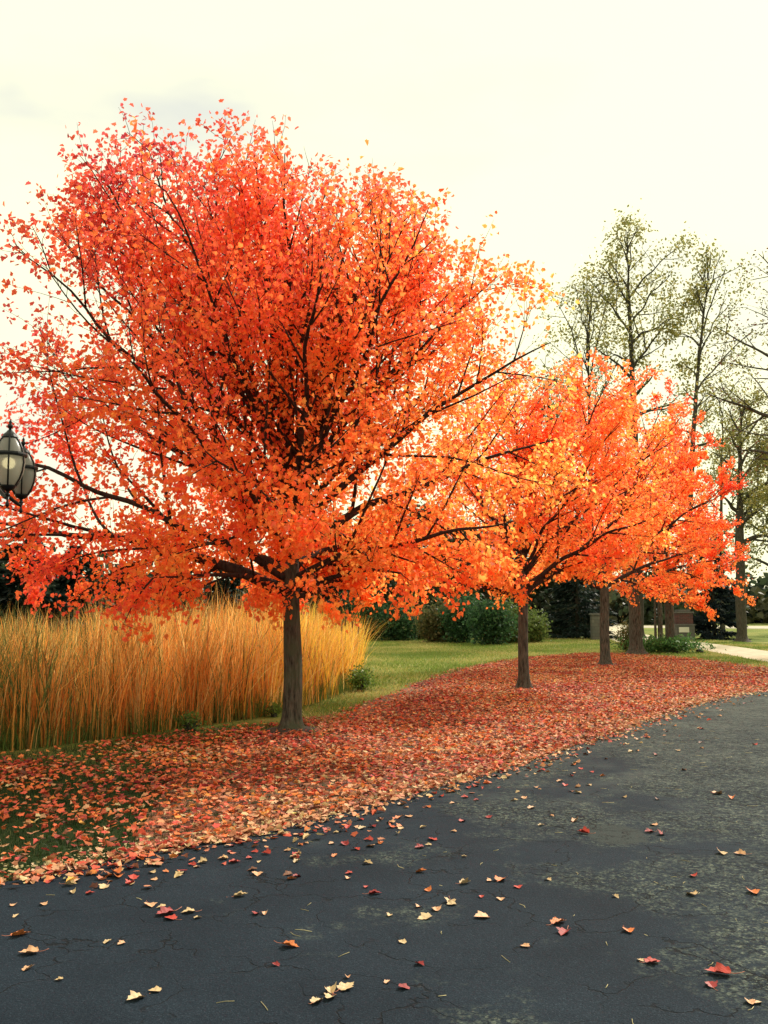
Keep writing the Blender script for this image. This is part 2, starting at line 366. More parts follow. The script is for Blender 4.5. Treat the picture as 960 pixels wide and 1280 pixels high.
def make_tree(name, label, cat, base, fork_h, r0, env, limbs, seed, n_leaf, leaf_size, colour, bark, twig, T=T_MAPLE, group=None,
              l2=.26, l3=.17, rmin=.0035, lean=(0, 0), gap=.0, leader=None, leafmat=M_LEAF, out_bias=0, spread=.07, crown_name='crown', l3len=(.3, .8), sides=5, droop=.25, ang=(28, 52), maxl2=2.4, twigs_out=.35, low_bias=0, front=1):
    rng = random.Random(seed); nr = np.random.default_rng(seed)
    root = empty(name, base); tag(root, label, cat, group)
    base = Vector(base)
    top_h = leader if leader else fork_h + (env.z1 - fork_h) * .30
    def axis(z): k = z / top_h; return base + Vector((lean[0] * k * k, lean[1] * k * k, z))
    # trunk
    tb = Tubes(); zs = np.concatenate([np.array([-.05, 0, .04, .1, .2, .35]), np.linspace(.55, top_h, 22)])
    def rad(z): return r0 * (1 + .75 * math.exp(-max(z, 0) / .10)) * (1 - .12 * min(1, z / fork_h)) * (1 if z < fork_h else max(.05, 1 - .95 * (z - fork_h) / (top_h - fork_h)))
    P = [axis(z) - base + Vector((.22 * r0 * noise.noise(Vector((seed, z * .8, 0))), .22 * r0 * noise.noise(Vector((seed, 5, z * .8))), 0)) for z in zs]
    def bmp(PP, th):
        o = np.ones((len(PP), len(th)))
        for i, p in enumerate(PP):
            for j, a in enumerate(th):
                o[i, j] += .10 * noise.noise(Vector((math.cos(a) * 1.6, math.sin(a) * 1.6, p[2] * 1.1 + seed))) + .035 * noise.noise(Vector((math.cos(a) * 7, math.sin(a) * 7, p[2] * 3 + seed)))
                if p[2] < .3: o[i, j] += (.3 - max(p[2], 0)) * .9 * max(0, math.sin(a * 4 + seed))
        return o
    tb.add(np.array([tuple(p) for p in P]), [rad(z) for z in zs], 18, bump=bmp)
    tb.build('trunk', bark, root)
    anchors = []; adir = []; aw = []
    for (h, az, el, rr) in limbs:
        lt = Tubes(); rr *= .72 if el > 38 else .92
        s = axis(h); az = R(az); el = R(el)
        d0 = Vector((math.cos(az) * math.cos(el), math.sin(az) * math.cos(el), math.sin(el)))
        Ln = max(.5, env.dist(s + d0 * .3, d0, 14) + .3)
        e = s + d0 * (Ln * (.97 + rng.random() * .08)); e.z += -.02 * Ln
        up = Vector((d0.x * .8, d0.y * .8, d0.z * .8 + .22)).normalized() if el > R(28) else Vector((d0.x, d0.y, d0.z + .12)).normalized()
        c1 = s + up * Ln * .38; n = max(5, int(Ln / .2)); P = []
        for i in range(n + 1):
            k = i / n; p = s * (1 - k) ** 2 + c1 * 2 * k * (1 - k) + e * k * k
            P.append(p + Vector([noise.noise(Vector((seed * 3.1 + h * 9, k * Ln * 1.1, ax * 7.3))) for ax in range(3)]) * .16 * min(1, k * 3))
        rads = [rr * (1 - k / n) ** .8 * 1.08 + rmin * 1.6 for k in range(n + 1)]
        lt.add(np.array([tuple(p - base) for p in P]), rads, 8 if rr > .03 else 6)
        # secondary branches
        acc = 0; L_ = Ln; roll = rng.random() * 6
        for i in range(1, n + 1):
            acc += (P[i] - P[i - 1]).length
            k = i / n
            if k < (.14 if el < R(38) else .20) or acc < l2 * (.7 + rng.random() * .6): continue
            acc = 0; pd = (P[i] - P[i - 1]).normalized(); roll += 2.4 + rng.gauss(0, .4)
            bd = rot_away(pd, R(rng.uniform(*ang)), roll); bd.z += .14 if el > R(26) else -.04
            bd.normalize()
            room = env.dist(P[i], bd, 6); bl = min(room + rng.uniform(-.1, twigs_out), maxl2, .55 + .75 * (1 - k) * L_) * rng.uniform(.8, 1.05)
            if bl < .25: continue
            br = max(rmin * 1.4, rads[i] * rng.uniform(.38, .55))
            Q = branch_path(rng, P[i], bd, bl, droop * (.6 if bd.z > 0 else -.1), .06)
            nq = len(Q) - 1; qr = [br * (1 - j / nq) ** .8 + rmin for j in range(nq + 1)]
            lt.add(np.array([tuple(p - base) for p in Q]), qr, sides)
            a2 = 0; ro = rng.random() * 6
            for j in range(1, nq + 1):
                sl = (Q[j] - Q[j - 1]).length; a2 += sl; qd = (Q[j] - Q[j - 1]).normalized()
                anchors.append(Q[j]); adir.append(qd); aw.append(.6)
                while a2 > l3:
                    a2 -= l3 * rng.uniform(.75, 1.25); ro += 2.4 + rng.gauss(0, .5)
                    td = rot_away(qd, R(rng.uniform(25, 58)), ro); td.z += .15; td.normalize()
                    tl = rng.uniform(*l3len) * (1.0 if j < nq else 1.15)
                    st = Q[j] - qd * rng.uniform(0, sl)
                    if env.q(st + td * tl) > 1.12: tl *= .6
                    W = branch_path(rng, st, td, tl, droop * 1.2, .10, .16); nw = len(W) - 1
                    lt.add(np.array([tuple(p - base) for p in W]), [rmin * (1.25 - .8 * x / nw) for x in range(nw + 1)], 3, cap=False)
                    for x in range(1, nw + 1):
                        for y in (0, .5):
                            anchors.append(W[x].lerp(W[x - 1], y)); adir.append(td); aw.append(1.0 + .5 * x / nw)
        lt.build('limb', twig, root)
    A = np.array([tuple(a) for a in anchors]); D = np.array([tuple(a) for a in adir]); W_ = np.array(aw)
    # thin patches and dense clumps
    for i in range(len(A)):
        g = noise.noise(Vector(A[i]) * .9 + Vector((seed, 0, 0))) + .5 * noise.noise(Vector(A[i]) * 2.3)
        W_[i] *= max(.04, 1 + gap * g)
        if out_bias: W_[i] *= max(.02, env.q(A[i])) ** out_bias
        if A[i][1] < env.Y: W_[i] *= front
        if low_bias: W_[i] *= 1 + low_bias * max(0, 1 - (A[i][2] - env.z0) / (.45 * (env.z1 - env.z0)))
    idx = nr.choice(len(A), n_leaf, p=W_ / W_.sum())
    pos = A[idx] + nr.normal(0, spread, (n_leaf, 3)); dd = D[idx]
    ax = nrm(dd * .5 + nr.normal(0, .55, (n_leaf, 3)) + np.array([0, 0, -.45]))
    no = nrm(nr.normal(0, .75, (n_leaf, 3)) + np.array([0, 0, .55]))
    sz = leaf_size * nr.uniform(.62, 1.2, n_leaf)
    col = colour(pos, nr, env)
    cb = pos - np.array(base)
    me = leaves('crown', cb, ax, no, sz, col, T, nr.uniform(-.5, 1.8, n_leaf))
    link(crown_name, me, leafmat, root)
    print(name, 'anchors', len(A))
    return root

def maple_colour(redmap):
    def f(p, nr, env):
        tv = redmap(p) + nr.normal(0, .085, len(p))
        cl = np.array([noise.noise(Vector(q) * .8) + .6 * noise.noise(Vector(q) * 2.5) for q in p]); tv += cl * .17
        c = pal(tv); c *= nr.uniform(.8, 1.12, (len(p), 1)); return np.clip(c, 0, .92)
    return f

# ---- tree 1, the big maple
b1 = gr(364, 914); Y1 = b1.y
env1 = Env([(208, 150, 340), (228, 118, 400), (262, 82, 465), (305, 52, 535), (350, 28, 610), (400, 0, 670), (470, -35, 690), (560, -72, 700), (640, -75, 690),
            (682, -20, 650), (704, 40, 600), (730, 90, 480), (762, 115, 220)], Y1, b1.x, .84)
limbs1 = [(1.80, 172, 14, .085), (1.82, 232, 3, .04), (1.86, 285, 4, .04), (1.9, 320, 5, .04), (1.95, 100, 4, .04), (1.84, 45, 4, .035), (1.78, 20, 6, .045), (1.95, 205, 22, .05), (1.98, -35, 12, .05), (2.0, 120, 14, .05),
          (2.15, 60, 16, .05), (2.3, 262, 14, .05), (2.35, 165, 34, .06), (2.4, 8, 24, .06), (2.5, -25, 34, .055), (2.55, 90, 35, .05),
          (2.6, 218, 40, .055), (2.7, 30, 42, .06), (2.8, 150, 52, .06), (2.85, 250, 44, .05), (2.9, -60, 46, .05), (3.0, 12, 52, .06),
          (3.1, 185, 58, .06), (3.15, 110, 60, .05), (2.45, 280, 40, .065), (2.2, 245, 30, .06), (2.6, 305, 50, .065), (2.9, 262, 62, .06), (3.3, 60, 62, .055), (3.35, -30, 66, .055), (3.45, 270, 66, .045), (3.5, 150, 74, .06), (3.55, 10, 76, .06), (3.6, 195, 74, .05), (3.0, 178, 48, .06), (3.2, 190, 66, .06), (3.4, 5, 58, .055), (3.3, 170, 60, .05), (3.1, -8, 47, .05), (3.4, 350, 70, .05)]
make_tree('maple_tree', 'largest red and orange maple in the foreground, mossy trunk beside the tall reeds', 'tree', b1, 1.9, .125, env1, limbs1, 11,
          88000, .063, maple_colour(lambda p: .565 + .043 * (p[:, 0] - b1.x) - .050 * (p[:, 2] - 3.6) - .05 * np.maximum(0, 3.0 - p[:, 2]) - .02 * np.maximum(0, b1.x - 1.5 - p[:, 0])),
          M_BARK1, M_TWIG, group='row of autumn maples', gap=1.35, out_bias=.3, low_bias=1.7, front=.62, twigs_out=.45, droop=.38, spread=.07, l3=.14)
# ---- tree 2
b2 = gr(655, 862); Y2 = b2.y
env2 = Env([(468, 640, 760), (500, 600, 810), (545, 565, 850), (600, 545, 870), (670, 540, 850), (715, 555, 790), (752, 590, 720)], Y2, b2.x)
limbs2 = [(1.75, 160, 18, .05), (1.8, 25, 34, .075), (1.85, 250, 20, .04), (1.9, 75, 22, .045), (2.0, -40, 26, .05), (2.1, 185, 35, .055), (2.2, 120, 34, .05), (2.25, 5, 42, .06),
          (2.3, 300, 42, .045), (2.4, 220, 48, .05), (2.5, 45, 55, .055), (2.6, 150, 60, .055), (2.7, -20, 62, .05), (2.8, 260, 66, .045), (2.9, 90, 70, .05), (3.0, 0, 80, .05)]
make_tree('maple_tree', 'second orange maple from the left, slim grey trunk forking low in the leaf carpet', 'tree', b2, 1.95, .105, env2, limbs2, 23,
          25000, .069, maple_colour(lambda p: .565 + .02 * (p[:, 0] - b2.x) - .03 * (p[:, 2] - 4)), M_BARK2, M_TWIG, group='row of autumn maples', gap=2.1, l2=.3, l3=.2, twigs_out=.6, low_bias=.6)
# ---- tree 3
b3 = gr(757, 832); Y3 = b3.y
env3 = Env([(475, 730, 800), (505, 700, 845), (550, 670, 885), (630, 650, 900), (690, 655, 885), (725, 680, 860), (748, 700, 820)], Y3, b3.x)
limbs3 = [(2.1, 170, 20, .06), (2.15, 15, 22, .06), (2.2, 70, 20, .05), (2.3, 250, 22, .05), (2.4, 130, 32, .06), (2.5, -40, 32, .06), (2.6, 200, 40, .06), (2.8, 30, 45, .06),
          (3.0, 290, 50, .05), (3.1, 160, 58, .06), (3.2, 80, 60, .06), (3.3, 0, 66, .06), (3.5, 200, 76, .06)]
make_tree('maple_tree', 'third orange maple from the left, dark trunk with a mulch ring near the far drive', 'tree', b3, 2.2, .14, env3, limbs3, 37,
          23000, .076, maple_colour(lambda p: .585 - .02 * (p[:, 0] - b3.x) - .03 * (p[:, 2] - 4)), M_BARK2, M_TWIG, group='row of autumn maples', gap=2.2, twigs_out=.7, l2=.36, l3=.24, T=T_OVAL, rmin=.005)
# ---- tree 4
b4 = gr(796, 818.5); Y4 = b4.y
env4 = Env([(530, 815, 870), (570, 785, 900), (630, 755, 925), (680, 740, 938), (720, 745, 935), (752, 790, 900)], Y4, b4.x)
limbs4 = [(2.0, 175, 16, .07), (2.1, 5, 14, .08), (2.2, 60, 18, .06), (2.3, -50, 16, .07), (2.4, 240, 24, .06), (2.6, 20, 32, .07), (2.7, 140, 32, .06), (2.9, -20, 42, .06),
          (3.0, 200, 45, .06), (3.2, 70, 50, .06), (3.3, 300, 55, .06), (3.4, 0, 62, .07), (3.6, 150, 70, .06)]
make_tree('maple_tree', 'farthest orange maple on the right, thick pale trunk beside the low green plants', 'tree', b4, 2.4, .23, env4, limbs4, 41,
          23000, .088, maple_colour(lambda p: .55 - .01 * (p[:, 0] - b4.x) - .015 * (p[:, 2] - 4)), M_BARK2, M_TWIG, group='row of autumn maples', gap=1.2, l2=.42, l3=.28, T=T_OVAL, rmin=.006, lean=(-.2, .2))

# mulch rings
M_MULCH = flat('dark_mulch', (.035, .024, .020), .95, 0, 40, .6, .9)
for bb, rr, lab in ((b1, .42, 'dark mulch ring round the mossy trunk of the largest maple'), (b2, .26, 'small dark mulch ring round the second maple trunk'), (b3, .42, 'dark mulch ring round the third maple trunk')):
    bm = bmesh.new(); rings = []
    for k, rad_ in enumerate((0, .3, .6, .85, 1.0)):
        hgt = (1 - rad_ ** 2) * .07 + .0
        rings.append([bm.verts.new((rad_ * rr * math.cos(a) * (1 + .18 * noise.noise(Vector((math.cos(a) * 1.5, math.sin(a) * 1.5, rr * 9)))), rad_ * rr * math.sin(a) * (1 + .18 * noise.noise(Vector((math.cos(a) * 1.5, math.sin(a) * 1.5, rr * 9)))),
                                    hgt + .012 * noise.noise(Vector((math.cos(a) * 3 * rad_, math.sin(a) * 3 * rad_, 4)))if rad_ < 1 else -.01)) for a in [2 * math.pi * q / 28 for q in range(28)]] if rad_ else [bm.verts.new((0, 0, .07))] * 28)
    for A_, B_ in zip(rings, rings[1:]):
        for q in range(28):
            f = [A_[q], B_[q], B_[(q + 1) % 28], A_[(q + 1) % 28]]
            f = list(dict.fromkeys(f)); bm.faces.new(f)
    o = bm_obj('mulch_ring', bm, M_MULCH, None, True); o.location = bb; tag(o, lab, 'mulch ring', 'mulch rings under the maples')

# ------------------------------------------------------------------ leaf litter
def in_poly(x, y, poly):
    ins = np.zeros(len(x), bool); n = len(poly); j = n - 1
    for i in range(n):
        xi, yi = poly[i][0], poly[i][1]; xj, yj = poly[j][0], poly[j][1]
        cnd = ((yi > y) != (yj > y)) & (x < (xj - xi) * (y - yi) / (yj - yi + 1e-12) + xi); ins ^= cnd; j = i
    return ins
def to_px(p):
    X = p[:, 0]; Yv = p[:, 1] * math.cos(PITCH) + (p[:, 2] - CAMZ) * math.sin(PITCH); Z = -p[:, 1] * math.sin(PITCH) + (p[:, 2] - CAMZ) * math.cos(PITCH)
    return 480 + FPX * X / Yv, 640 - FPX * Z / Yv
far_all = [Vector((-14, 8.2, 0)), Vector((-8, 9.4, 0)), gr(-40, 952), gr(120, 930), gr(240, 912), gr(370, 903), gr(440, 886), gr(500, 864)] + far_line + [Vector((16, 24.5, 0)), Vector((24, 26.5, 0))]
far_s = smooth_line(far_all)
lit_poly = [p for p in far_s] + [p for p in edge_s if p.x < 24][::-1]
edge_arr = np.array([(p.x, p.y) for p in dens(edge_s, .25)])
far_arr = np.array([(p.x, p.y) for p in dens(far_s, .25)])
def dmin(P, E):
    o = np.empty(len(P))
    for i in range(0, len(P), 4000):
        o[i:i + 4000] = np.sqrt(((P[i:i + 4000, None, :] - E[None]) ** 2).sum(-1)).min(1)
    return o
nr = np.random.default_rng(5)
M_ = 260000
# denser towards the camera, so that the far carpet is not oversampled
cand = np.stack([nr.uniform(-9, 20, M_ * 2), nr.uniform(3.5, 34, M_ * 2)], 1)
keep = in_poly(cand[:, 0], cand[:, 1], lit_poly)
out_e = (~keep) & (cand[:, 1] < 34)
near = cand[keep]
de = dmin(near, edge_arr); df = dmin(near, far_arr)
nn = np.array([noise.noise(Vector((x * .9, y * .9, 2))) + .5 * noise.noise(Vector((x * 2.7, y * 2.7, 7))) for x, y in near])
prob = np.clip(.88 + .55 * nn, .1, 1) * np.clip(df / .9, .15, 1)
# the lawn shows through in the shaded left corner
hole = np.exp(-(((near[:, 0] + 2.45) / 1.5) ** 2 + ((near[:, 1] - 6.9) / 1.0) ** 2))
left = np.clip((-1.2 - near[:, 0]) / 2.0, 0, 1)
prob *= np.clip(1 - .45 * left + .5 * nn * left, .12, 1) * (1 - .72 * hole)
prob *= np.where(near[:, 0] > 8, .6, 1)
for bb_, rr_ in ((b1, .40), (b2, .25), (b3, .38)):
    prob *= np.where(np.hypot(near[:, 0] - bb_.x, near[:, 1] - bb_.y) < rr_ * (.85 + .3 * nr.random(len(near))), .12, 1)
kk = nr.random(len(near)) < prob
near = near[kk]; de = de[kk]; df = df[kk]; print('litter', len(near))
ns = 5200; ei = nr.integers(0, len(edge_arr) - 2, ns); tg = edge_arr[ei + 1] - edge_arr[ei]; tg /= np.linalg.norm(tg, axis=1, keepdims=True)
sp_pts = edge_arr[ei] + tg * nr.uniform(0, .25, (ns, 1)) + np.stack([tg[:, 1], -tg[:, 0]], 1) * nr.exponential(.13, (ns, 1)) * (.6 + .8 * np.abs(np.sin(ei * .37)))[:, None] - np.stack([tg[:, 1], -tg[:, 0]], 1) * .05
near = np.concatenate([near, sp_pts[(sp_pts[:, 0] < 22) & (sp_pts[:, 1] > 3.5)]]); de = np.concatenate([de, np.zeros(len(near) - len(de))])
n = len(near)
def litter_colour(P, de, nr, bright=1.0):
    n = len(P); dr = np.array([noise.noise(Vector((x * .7, y * .7, 5))) + .6 * noise.noise(Vector((x * 2.1, y * 2.1, 11))) for x, y in P]); tv = nr.normal(.44, .13, n) + .22 * dr; c = pal(tv) * nr.uniform(.5, 1.08, (n, 1)) * (1 + .35 * dr)[:, None]
    peach = np.array([(.78, .42, .26), (.72, .34, .18), (.62, .26, .16), (.70, .50, .28), (.60, .20, .12)])[nr.integers(0, 5, n)]
    brown = np.array([(.20, .06, .035), (.30, .11, .05), (.14, .05, .04)])[nr.integers(0, 3, n)]
    r = nr.random(n); pk = .33 + .25 * dr + .34 * np.exp(-de / .35) - .22 * np.clip((-.2 - P[:, 0]) / 2.5, 0, 1)
    c = np.where((r < pk)[:, None], peach * nr.uniform(.75, 1.05, (n, 1)), c); c = np.where((r > .83)[:, None], brown, c)
    return np.clip(c * bright, 0, .9)
col = litter_colour(near, de, nr)
pos = np.concatenate([near, (.026 + nr.random(n)[:, None] * .026)], 1)
ang = nr.uniform(0, 2 * math.pi, n); ax = np.stack([np.cos(ang), np.sin(ang), nr.normal(0, .16, n)], 1)
no = nrm(np.stack([nr.normal(0, .35, n), nr.normal(0, .35, n), np.ones(n)], 1))
me = leaves('leaf_litter', pos, ax, no, nr.uniform(.030, .066, n), col, T_MAPLE, nr.uniform(-1.0, 1.6, n))
tag(link('leaf_litter', me, M_LITTER), 'thick carpet of fallen red orange and tan maple leaves between the reeds and the asphalt', 'leaf litter', kind='stuff')

# pale crumbs and chaff along the asphalt edge
n = 9000; ei = nr.integers(0, len(edge_arr) - 1, n); cp = edge_arr[ei] + nr.normal(0, .14, (n, 2)) + np.array([-.05, .10])
dd_ = cp[:, 1] > 3.5; cp = cp[dd_]; n = len(cp)
ang = nr.uniform(0, 2 * math.pi, n)
col = np.array([(.62, .52, .28), (.55, .40, .22), (.70, .50, .34), (.40, .36, .16)])[nr.integers(0, 4, n)] * nr.uniform(.7, 1.1, (n, 1))
me = leaves('chaff', np.concatenate([cp, np.full((n, 1), .032)], 1), np.stack([np.cos(ang), np.sin(ang), nr.normal(0, .1, n)], 1),
            nrm(np.stack([nr.normal(0, .4, n), nr.normal(0, .4, n), np.ones(n)], 1)), nr.uniform(.012, .038, n), np.clip(col, 0, .85), T_DIAM)
tag(link('chaff', me, M_LITTER), 'pale crumbs of dry leaf and clippings lining the asphalt edge', 'leaf crumbs', kind='stuff')
# needles and tiny twigs on the asphalt
n = 900; cp = np.stack([nr.uniform(-4, 9, n), nr.uniform(2.2, 17, n)], 1); px, py = to_px(np.concatenate([cp, np.zeros((n, 1))], 1))
k = ~in_poly(cp[:, 0], cp[:, 1], lit_poly) & (nr.random(n) < np.where(cp[:, 0] > -.5, .8, .25)) & in_poly(cp[:, 0], cp[:, 1], asph_pts); cp = cp[k]; n = len(cp)
tb = Tubes()
for x, y in cp:
    a = nr.uniform(0, 2 * math.pi); l_ = nr.uniform(.02, .10); q = nr.normal(0, .35)
    P = [(x + math.cos(a + q * s) * l_ * s, y + math.sin(a + q * s) * l_ * s, .027) for s in (0, .5, 1)]
    tb.add(P, [.0013] * 3, 3)
tag(tb.build('pine_needles', flat('straw_needle', (.50, .43, .22), .8)), 'straw coloured needles and stalks strewn over the asphalt', 'needles', kind='stuff')

# single leaves lying on the asphalt
VAR = []
for s in range(8):
    rg = random.Random(s + 60); bm = bmesh.new(); half = [(.18, -.04), (.36, .04), (.33, .18), (.44, .30), (.50, .50), (.38, .54), (.28, .60), (.27, .74), (.12, .84)]
    cup = rg.uniform(.35, 1.15); tw = rg.uniform(-.3, .3); tip = rg.uniform(-.2, .35)
    def Z(x, y): return abs(x) ** 1.5 * cup * (1.3 if x > 0 else .8) + tw * x * (y - .4) + tip * max(0, y - .45) ** 1.5 + .03
    mid = [(0, 0), (0, .2), (0, .4), (0, .6), (0, 1.0)]
    mv = [bm.verts.new((x, y, Z(x, y))) for x, y in mid]
    for sg in (1, -1):
        hv = [bm.verts.new((sg * x * rg.uniform(.9, 1.08), y, Z(sg * x, y))) for x, y in half]
        fs = [[mv[0], hv[0], hv[1], hv[2], mv[1]], [mv[1], hv[2], hv[3], mv[2]], [mv[2], hv[3], hv[4], hv[5], mv[3]], [mv[3], hv[5], hv[6]], [mv[3], hv[6], hv[7], hv[8], mv[4]]]
        for f in fs: bm.faces.new(f if sg > 0 else f[::-1])
    bmesh.ops.triangulate(bm, faces=bm.faces[:])
    for v in bm.verts: v.co.x *= 1 - .28 * min(1, cup * .8)
    zm = min(v.co.z for v in bm.verts)
    for v in bm.verts: v.co.z -= zm; v.co.y -= .4
    me = bpy.data.meshes.new('fallen_leaf'); bm.to_mesh(me); bm.free(); VAR.append(me)
LC = {'crimson': (.33, .018, .022), 'red': (.55, .05, .035), 'orange': (.78, .22, .06), 'peach': (.74, .40, .23), 'tan': (.66, .46, .26), 'brown': (.20, .075, .04)}
LM = {}
for k_, c_ in LC.items():
    m, t, b = mat_new(k_ + '_fallen_leaf'); nf = noise_n(t, 4, 4)
    cc = ramp(t, nf, [(.3, tuple(x * .6 for x in c_)), (.6, c_)])
    wv = nd(t, 'ShaderNodeTexWave', wave_type='BANDS', bands_direction='DIAGONAL', Scale=6.0, Distortion=1.0)
    tcn = nd(t, 'ShaderNodeTexCoord'); t.links.new(tcn.outputs['Object'], wv.inputs['Vector'])
    cc = mixc(t, .18, cc, wv.outputs['Color'], 'MULTIPLY'); t.links.new(cc, b.inputs['Base Color']); b.inputs['Roughness'].default_value = .6
    bump(t, b, wv.outputs['Fac'], .2, .02); LM[k_] = m
MESH = {}
def leaf_me(v, c_):
    if (v, c_) not in MESH:
        me = VAR[v].copy(); me.materials.append(LM[c_]); MESH[(v, c_)] = me
    return MESH[(v, c_)]
stem_t = Tubes(); stem_t.add([(0, -.38, .05), (.03, -.55, .02), (.10, -.75, .03), (.12, -.95, .09)], [.018, .014, .012, .016], 5)
stem_me = raw_mesh('stem', np.concatenate(stem_t.V), np.concatenate(stem_t.L), np.concatenate(stem_t.S), smooth=True); stem_me.materials.append(flat('leaf_stalk', (.45, .14, .08), .6))
# (u, v, colour, size, label)
named = [(900, 1225, 'red', .15, 'broad bright red leaf on the asphalt in the bottom right corner'),
         (889, 1240, 'crimson', .09, None), (938, 1262, 'peach', .08, None), (947, 1262, 'tan', .06, None), (362, 1190, 'orange', .115, 'single orange leaf standing on its stalk alone on the dark asphalt'),
         (505, 1243, 'crimson', .08, 'small crimson leaf on the asphalt at the bottom centre'), (170, 1257, 'tan', .11, 'tan leaf alone at the bottom left of the asphalt'),
         (194, 1247, 'tan', .075, None), (396, 1261, 'tan', .09, None), (414, 1248, 'tan', .10, None), (413, 1256, 'tan', .09, None), (432, 1243, 'tan', .115, 'largest tan leaf of the little cluster at the bottom centre'), (435, 1230, 'peach', .05, None),
         (24, 1176, 'orange', .125, 'orange leaf with a notched edge near the left side of the asphalt'), (37, 1199, 'peach', .12, 'flat peach leaf below the notched orange one at the left'), (35, 1219, 'peach', .08, None), (74, 1233, 'tan', .05, None),
         (208, 1149, 'crimson', .15, 'crumpled crimson leaf pile on the dark asphalt left of centre'), (213, 1155, 'red', .10, None), (236, 1147, 'tan', .10, None), (247, 1154, 'tan', .06, None), (188, 1138, 'peach', .11, None), (202, 1140, 'tan', .07, None),
         (300, 1126, 'tan', .11, 'pale tan leaf curled up beside dry needles left of centre'), (321, 1149, 'crimson', .08, None), (331, 1149, 'peach', .06, None), (145, 1097, 'orange', .12, 'bright orange leaf just off the asphalt edge on the left'),
         (139, 1086, 'red', .09, None), (166, 1103, 'red', .10, None), (162, 1111, 'red', .09, None), (112, 1123, 'red', .07, None), (88, 1112, 'tan', .10, None), (91, 1122, 'tan', .07, None), (130, 1115, 'tan', .1, None),
         (54, 1137, 'peach', .07, None), (17, 1138, 'peach', .07, None), (20, 1152, 'tan', .06, None), (152, 1187, 'peach', .06, None), (134, 1185, 'tan', .06, None),
         (345, 1214, 'crimson', .05, None), (468, 1123, 'crimson', .10, None), (458, 1115, 'red', .06, None), (563, 1134, 'tan', .11, 'pale tan upright leaf beside needles right of centre'), (603, 1153, 'peach', .12, 'long peach leaf lying flat right of centre'),
         (626, 1106, 'orange', .13, 'large orange leaf lying flat on the asphalt in the middle'), (612, 1107, 'peach', .06, None), (648, 1115, 'red', .08, None), (580, 1076, 'tan', .05, None), (564, 1134, 'peach', .06, None),
         (698, 1160, 'orange', .12, 'upright orange leaf leaning on a red one right of centre'), (706, 1173, 'crimson', .12, 'curled dark red leaf just below the leaning orange leaf'), (786, 1171, 'orange', .10, 'orange curled leaf alone on the asphalt right of centre'),
         (657, 1190, 'peach', .07, None), (815, 1211, 'red', .10, 'red leaf beside a pale chip toward the lower right'), (801, 1208, 'tan', .05, None), (503, 1185, 'tan', .06, None), (487, 1151, 'tan', .06, None), (525, 1213, 'crimson', .07, None),
         (484, 1236, 'peach', .05, None), (581, 1110, 'tan', .10, None), (565, 1137, 'tan', .08, None), (535, 1119, 'orange', .08, None), (523, 1140, 'peach', .06, None), (828, 1048, 'crimson', .11, 'dark red cupped leaf on the worn asphalt at the right'),
         (812, 1045, 'crimson', .10, None), (915, 1002, 'orange', .11, None), (897, 996, 'peach', .14, 'long peach leaf on the cracked asphalt near the right side'), (942, 1122, 'orange', .12, None), (867, 1101, 'red', .09, None),
         (730, 1046, 'red', .12, 'bright red leaf at the left edge of the smooth asphalt patch'), (719, 1031, 'peach', .1, None), (770, 1127, 'tan', .06, None), (902, 1072, 'tan', .12, None), (926, 1073, 'peach', .1, None)]
rg = random.Random(8); placed = []
def put(u, v, c_, size, label, near_stem):
    g = gr(u, v); g.z = .0265
    o = bpy.data.objects.new('fallen_leaf', leaf_me(rg.randrange(8), c_)); sc.collection.objects.link(o)
    o.location = g; o.scale = (size * 1.15,) * 3; o.rotation_euler = (rg.gauss(0, .09), rg.gauss(0, .09), rg.uniform(0, 6.28))
    o.location.z += size * .02
    tag(o, label, 'leaf', 'fallen leaves scattered on the asphalt'); placed.append((g.x, g.y))
    if near_stem:
        s = bpy.data.objects.new('stem', stem_me); sc.collection.objects.link(s); s.parent = o
for (u, v, c_, s_, lab) in named:
    put(u, v, c_, s_ * .62, lab or c_ + ' fallen maple leaf lying on the open asphalt', s_ >= .09)
cnt = 0
edge_uv = [(gr_[0], gr_[1]) for gr_ in edge_arr]
while cnt < 228:
    if rg.random() < .72:                     # close to the leaf carpet
        p = edge_s[rg.randrange(len(edge_s))]; q = edge_s[min(len(edge_s) - 1, edge_s.index(p) + 1)]; p = p.lerp(q, rg.random())
        off = rg.expovariate(1 / .75); x, y = p.x + off * .45 + rg.gauss(0, .1), p.y - off * .9
    else: x, y = rg.uniform(-3, 8), rg.uniform(3.4, 17)
    uu, vv = to_px(np.array([[x, y, .02]])); uu, vv = float(uu[0]), float(vv[0])
    if not (5 < uu < 955 and vv < 1180): continue
    if in_poly(np.array([x]), np.array([y]), lit_poly)[0] or not in_poly(np.array([x]), np.array([y]), asph_pts)[0]: continue
    if uu < 480 and vv > 1110: continue
    if rg.random() > (1 if uu < 740 else .55): continue
    c_ = rg.choices(list(LC), [1.6, 2.2, 2.2, 3.0, 2.4, 1.6])[0]
    put(uu, vv, c_, rg.uniform(.034, .068), c_ + ' fallen maple leaf ' + ('close to the edge of the leaf carpet' if min((x - a) ** 2 + (y - b_) ** 2 for a, b_ in edge_uv[::4]) < .36 else 'lying on the open asphalt'), False); cnt += 1

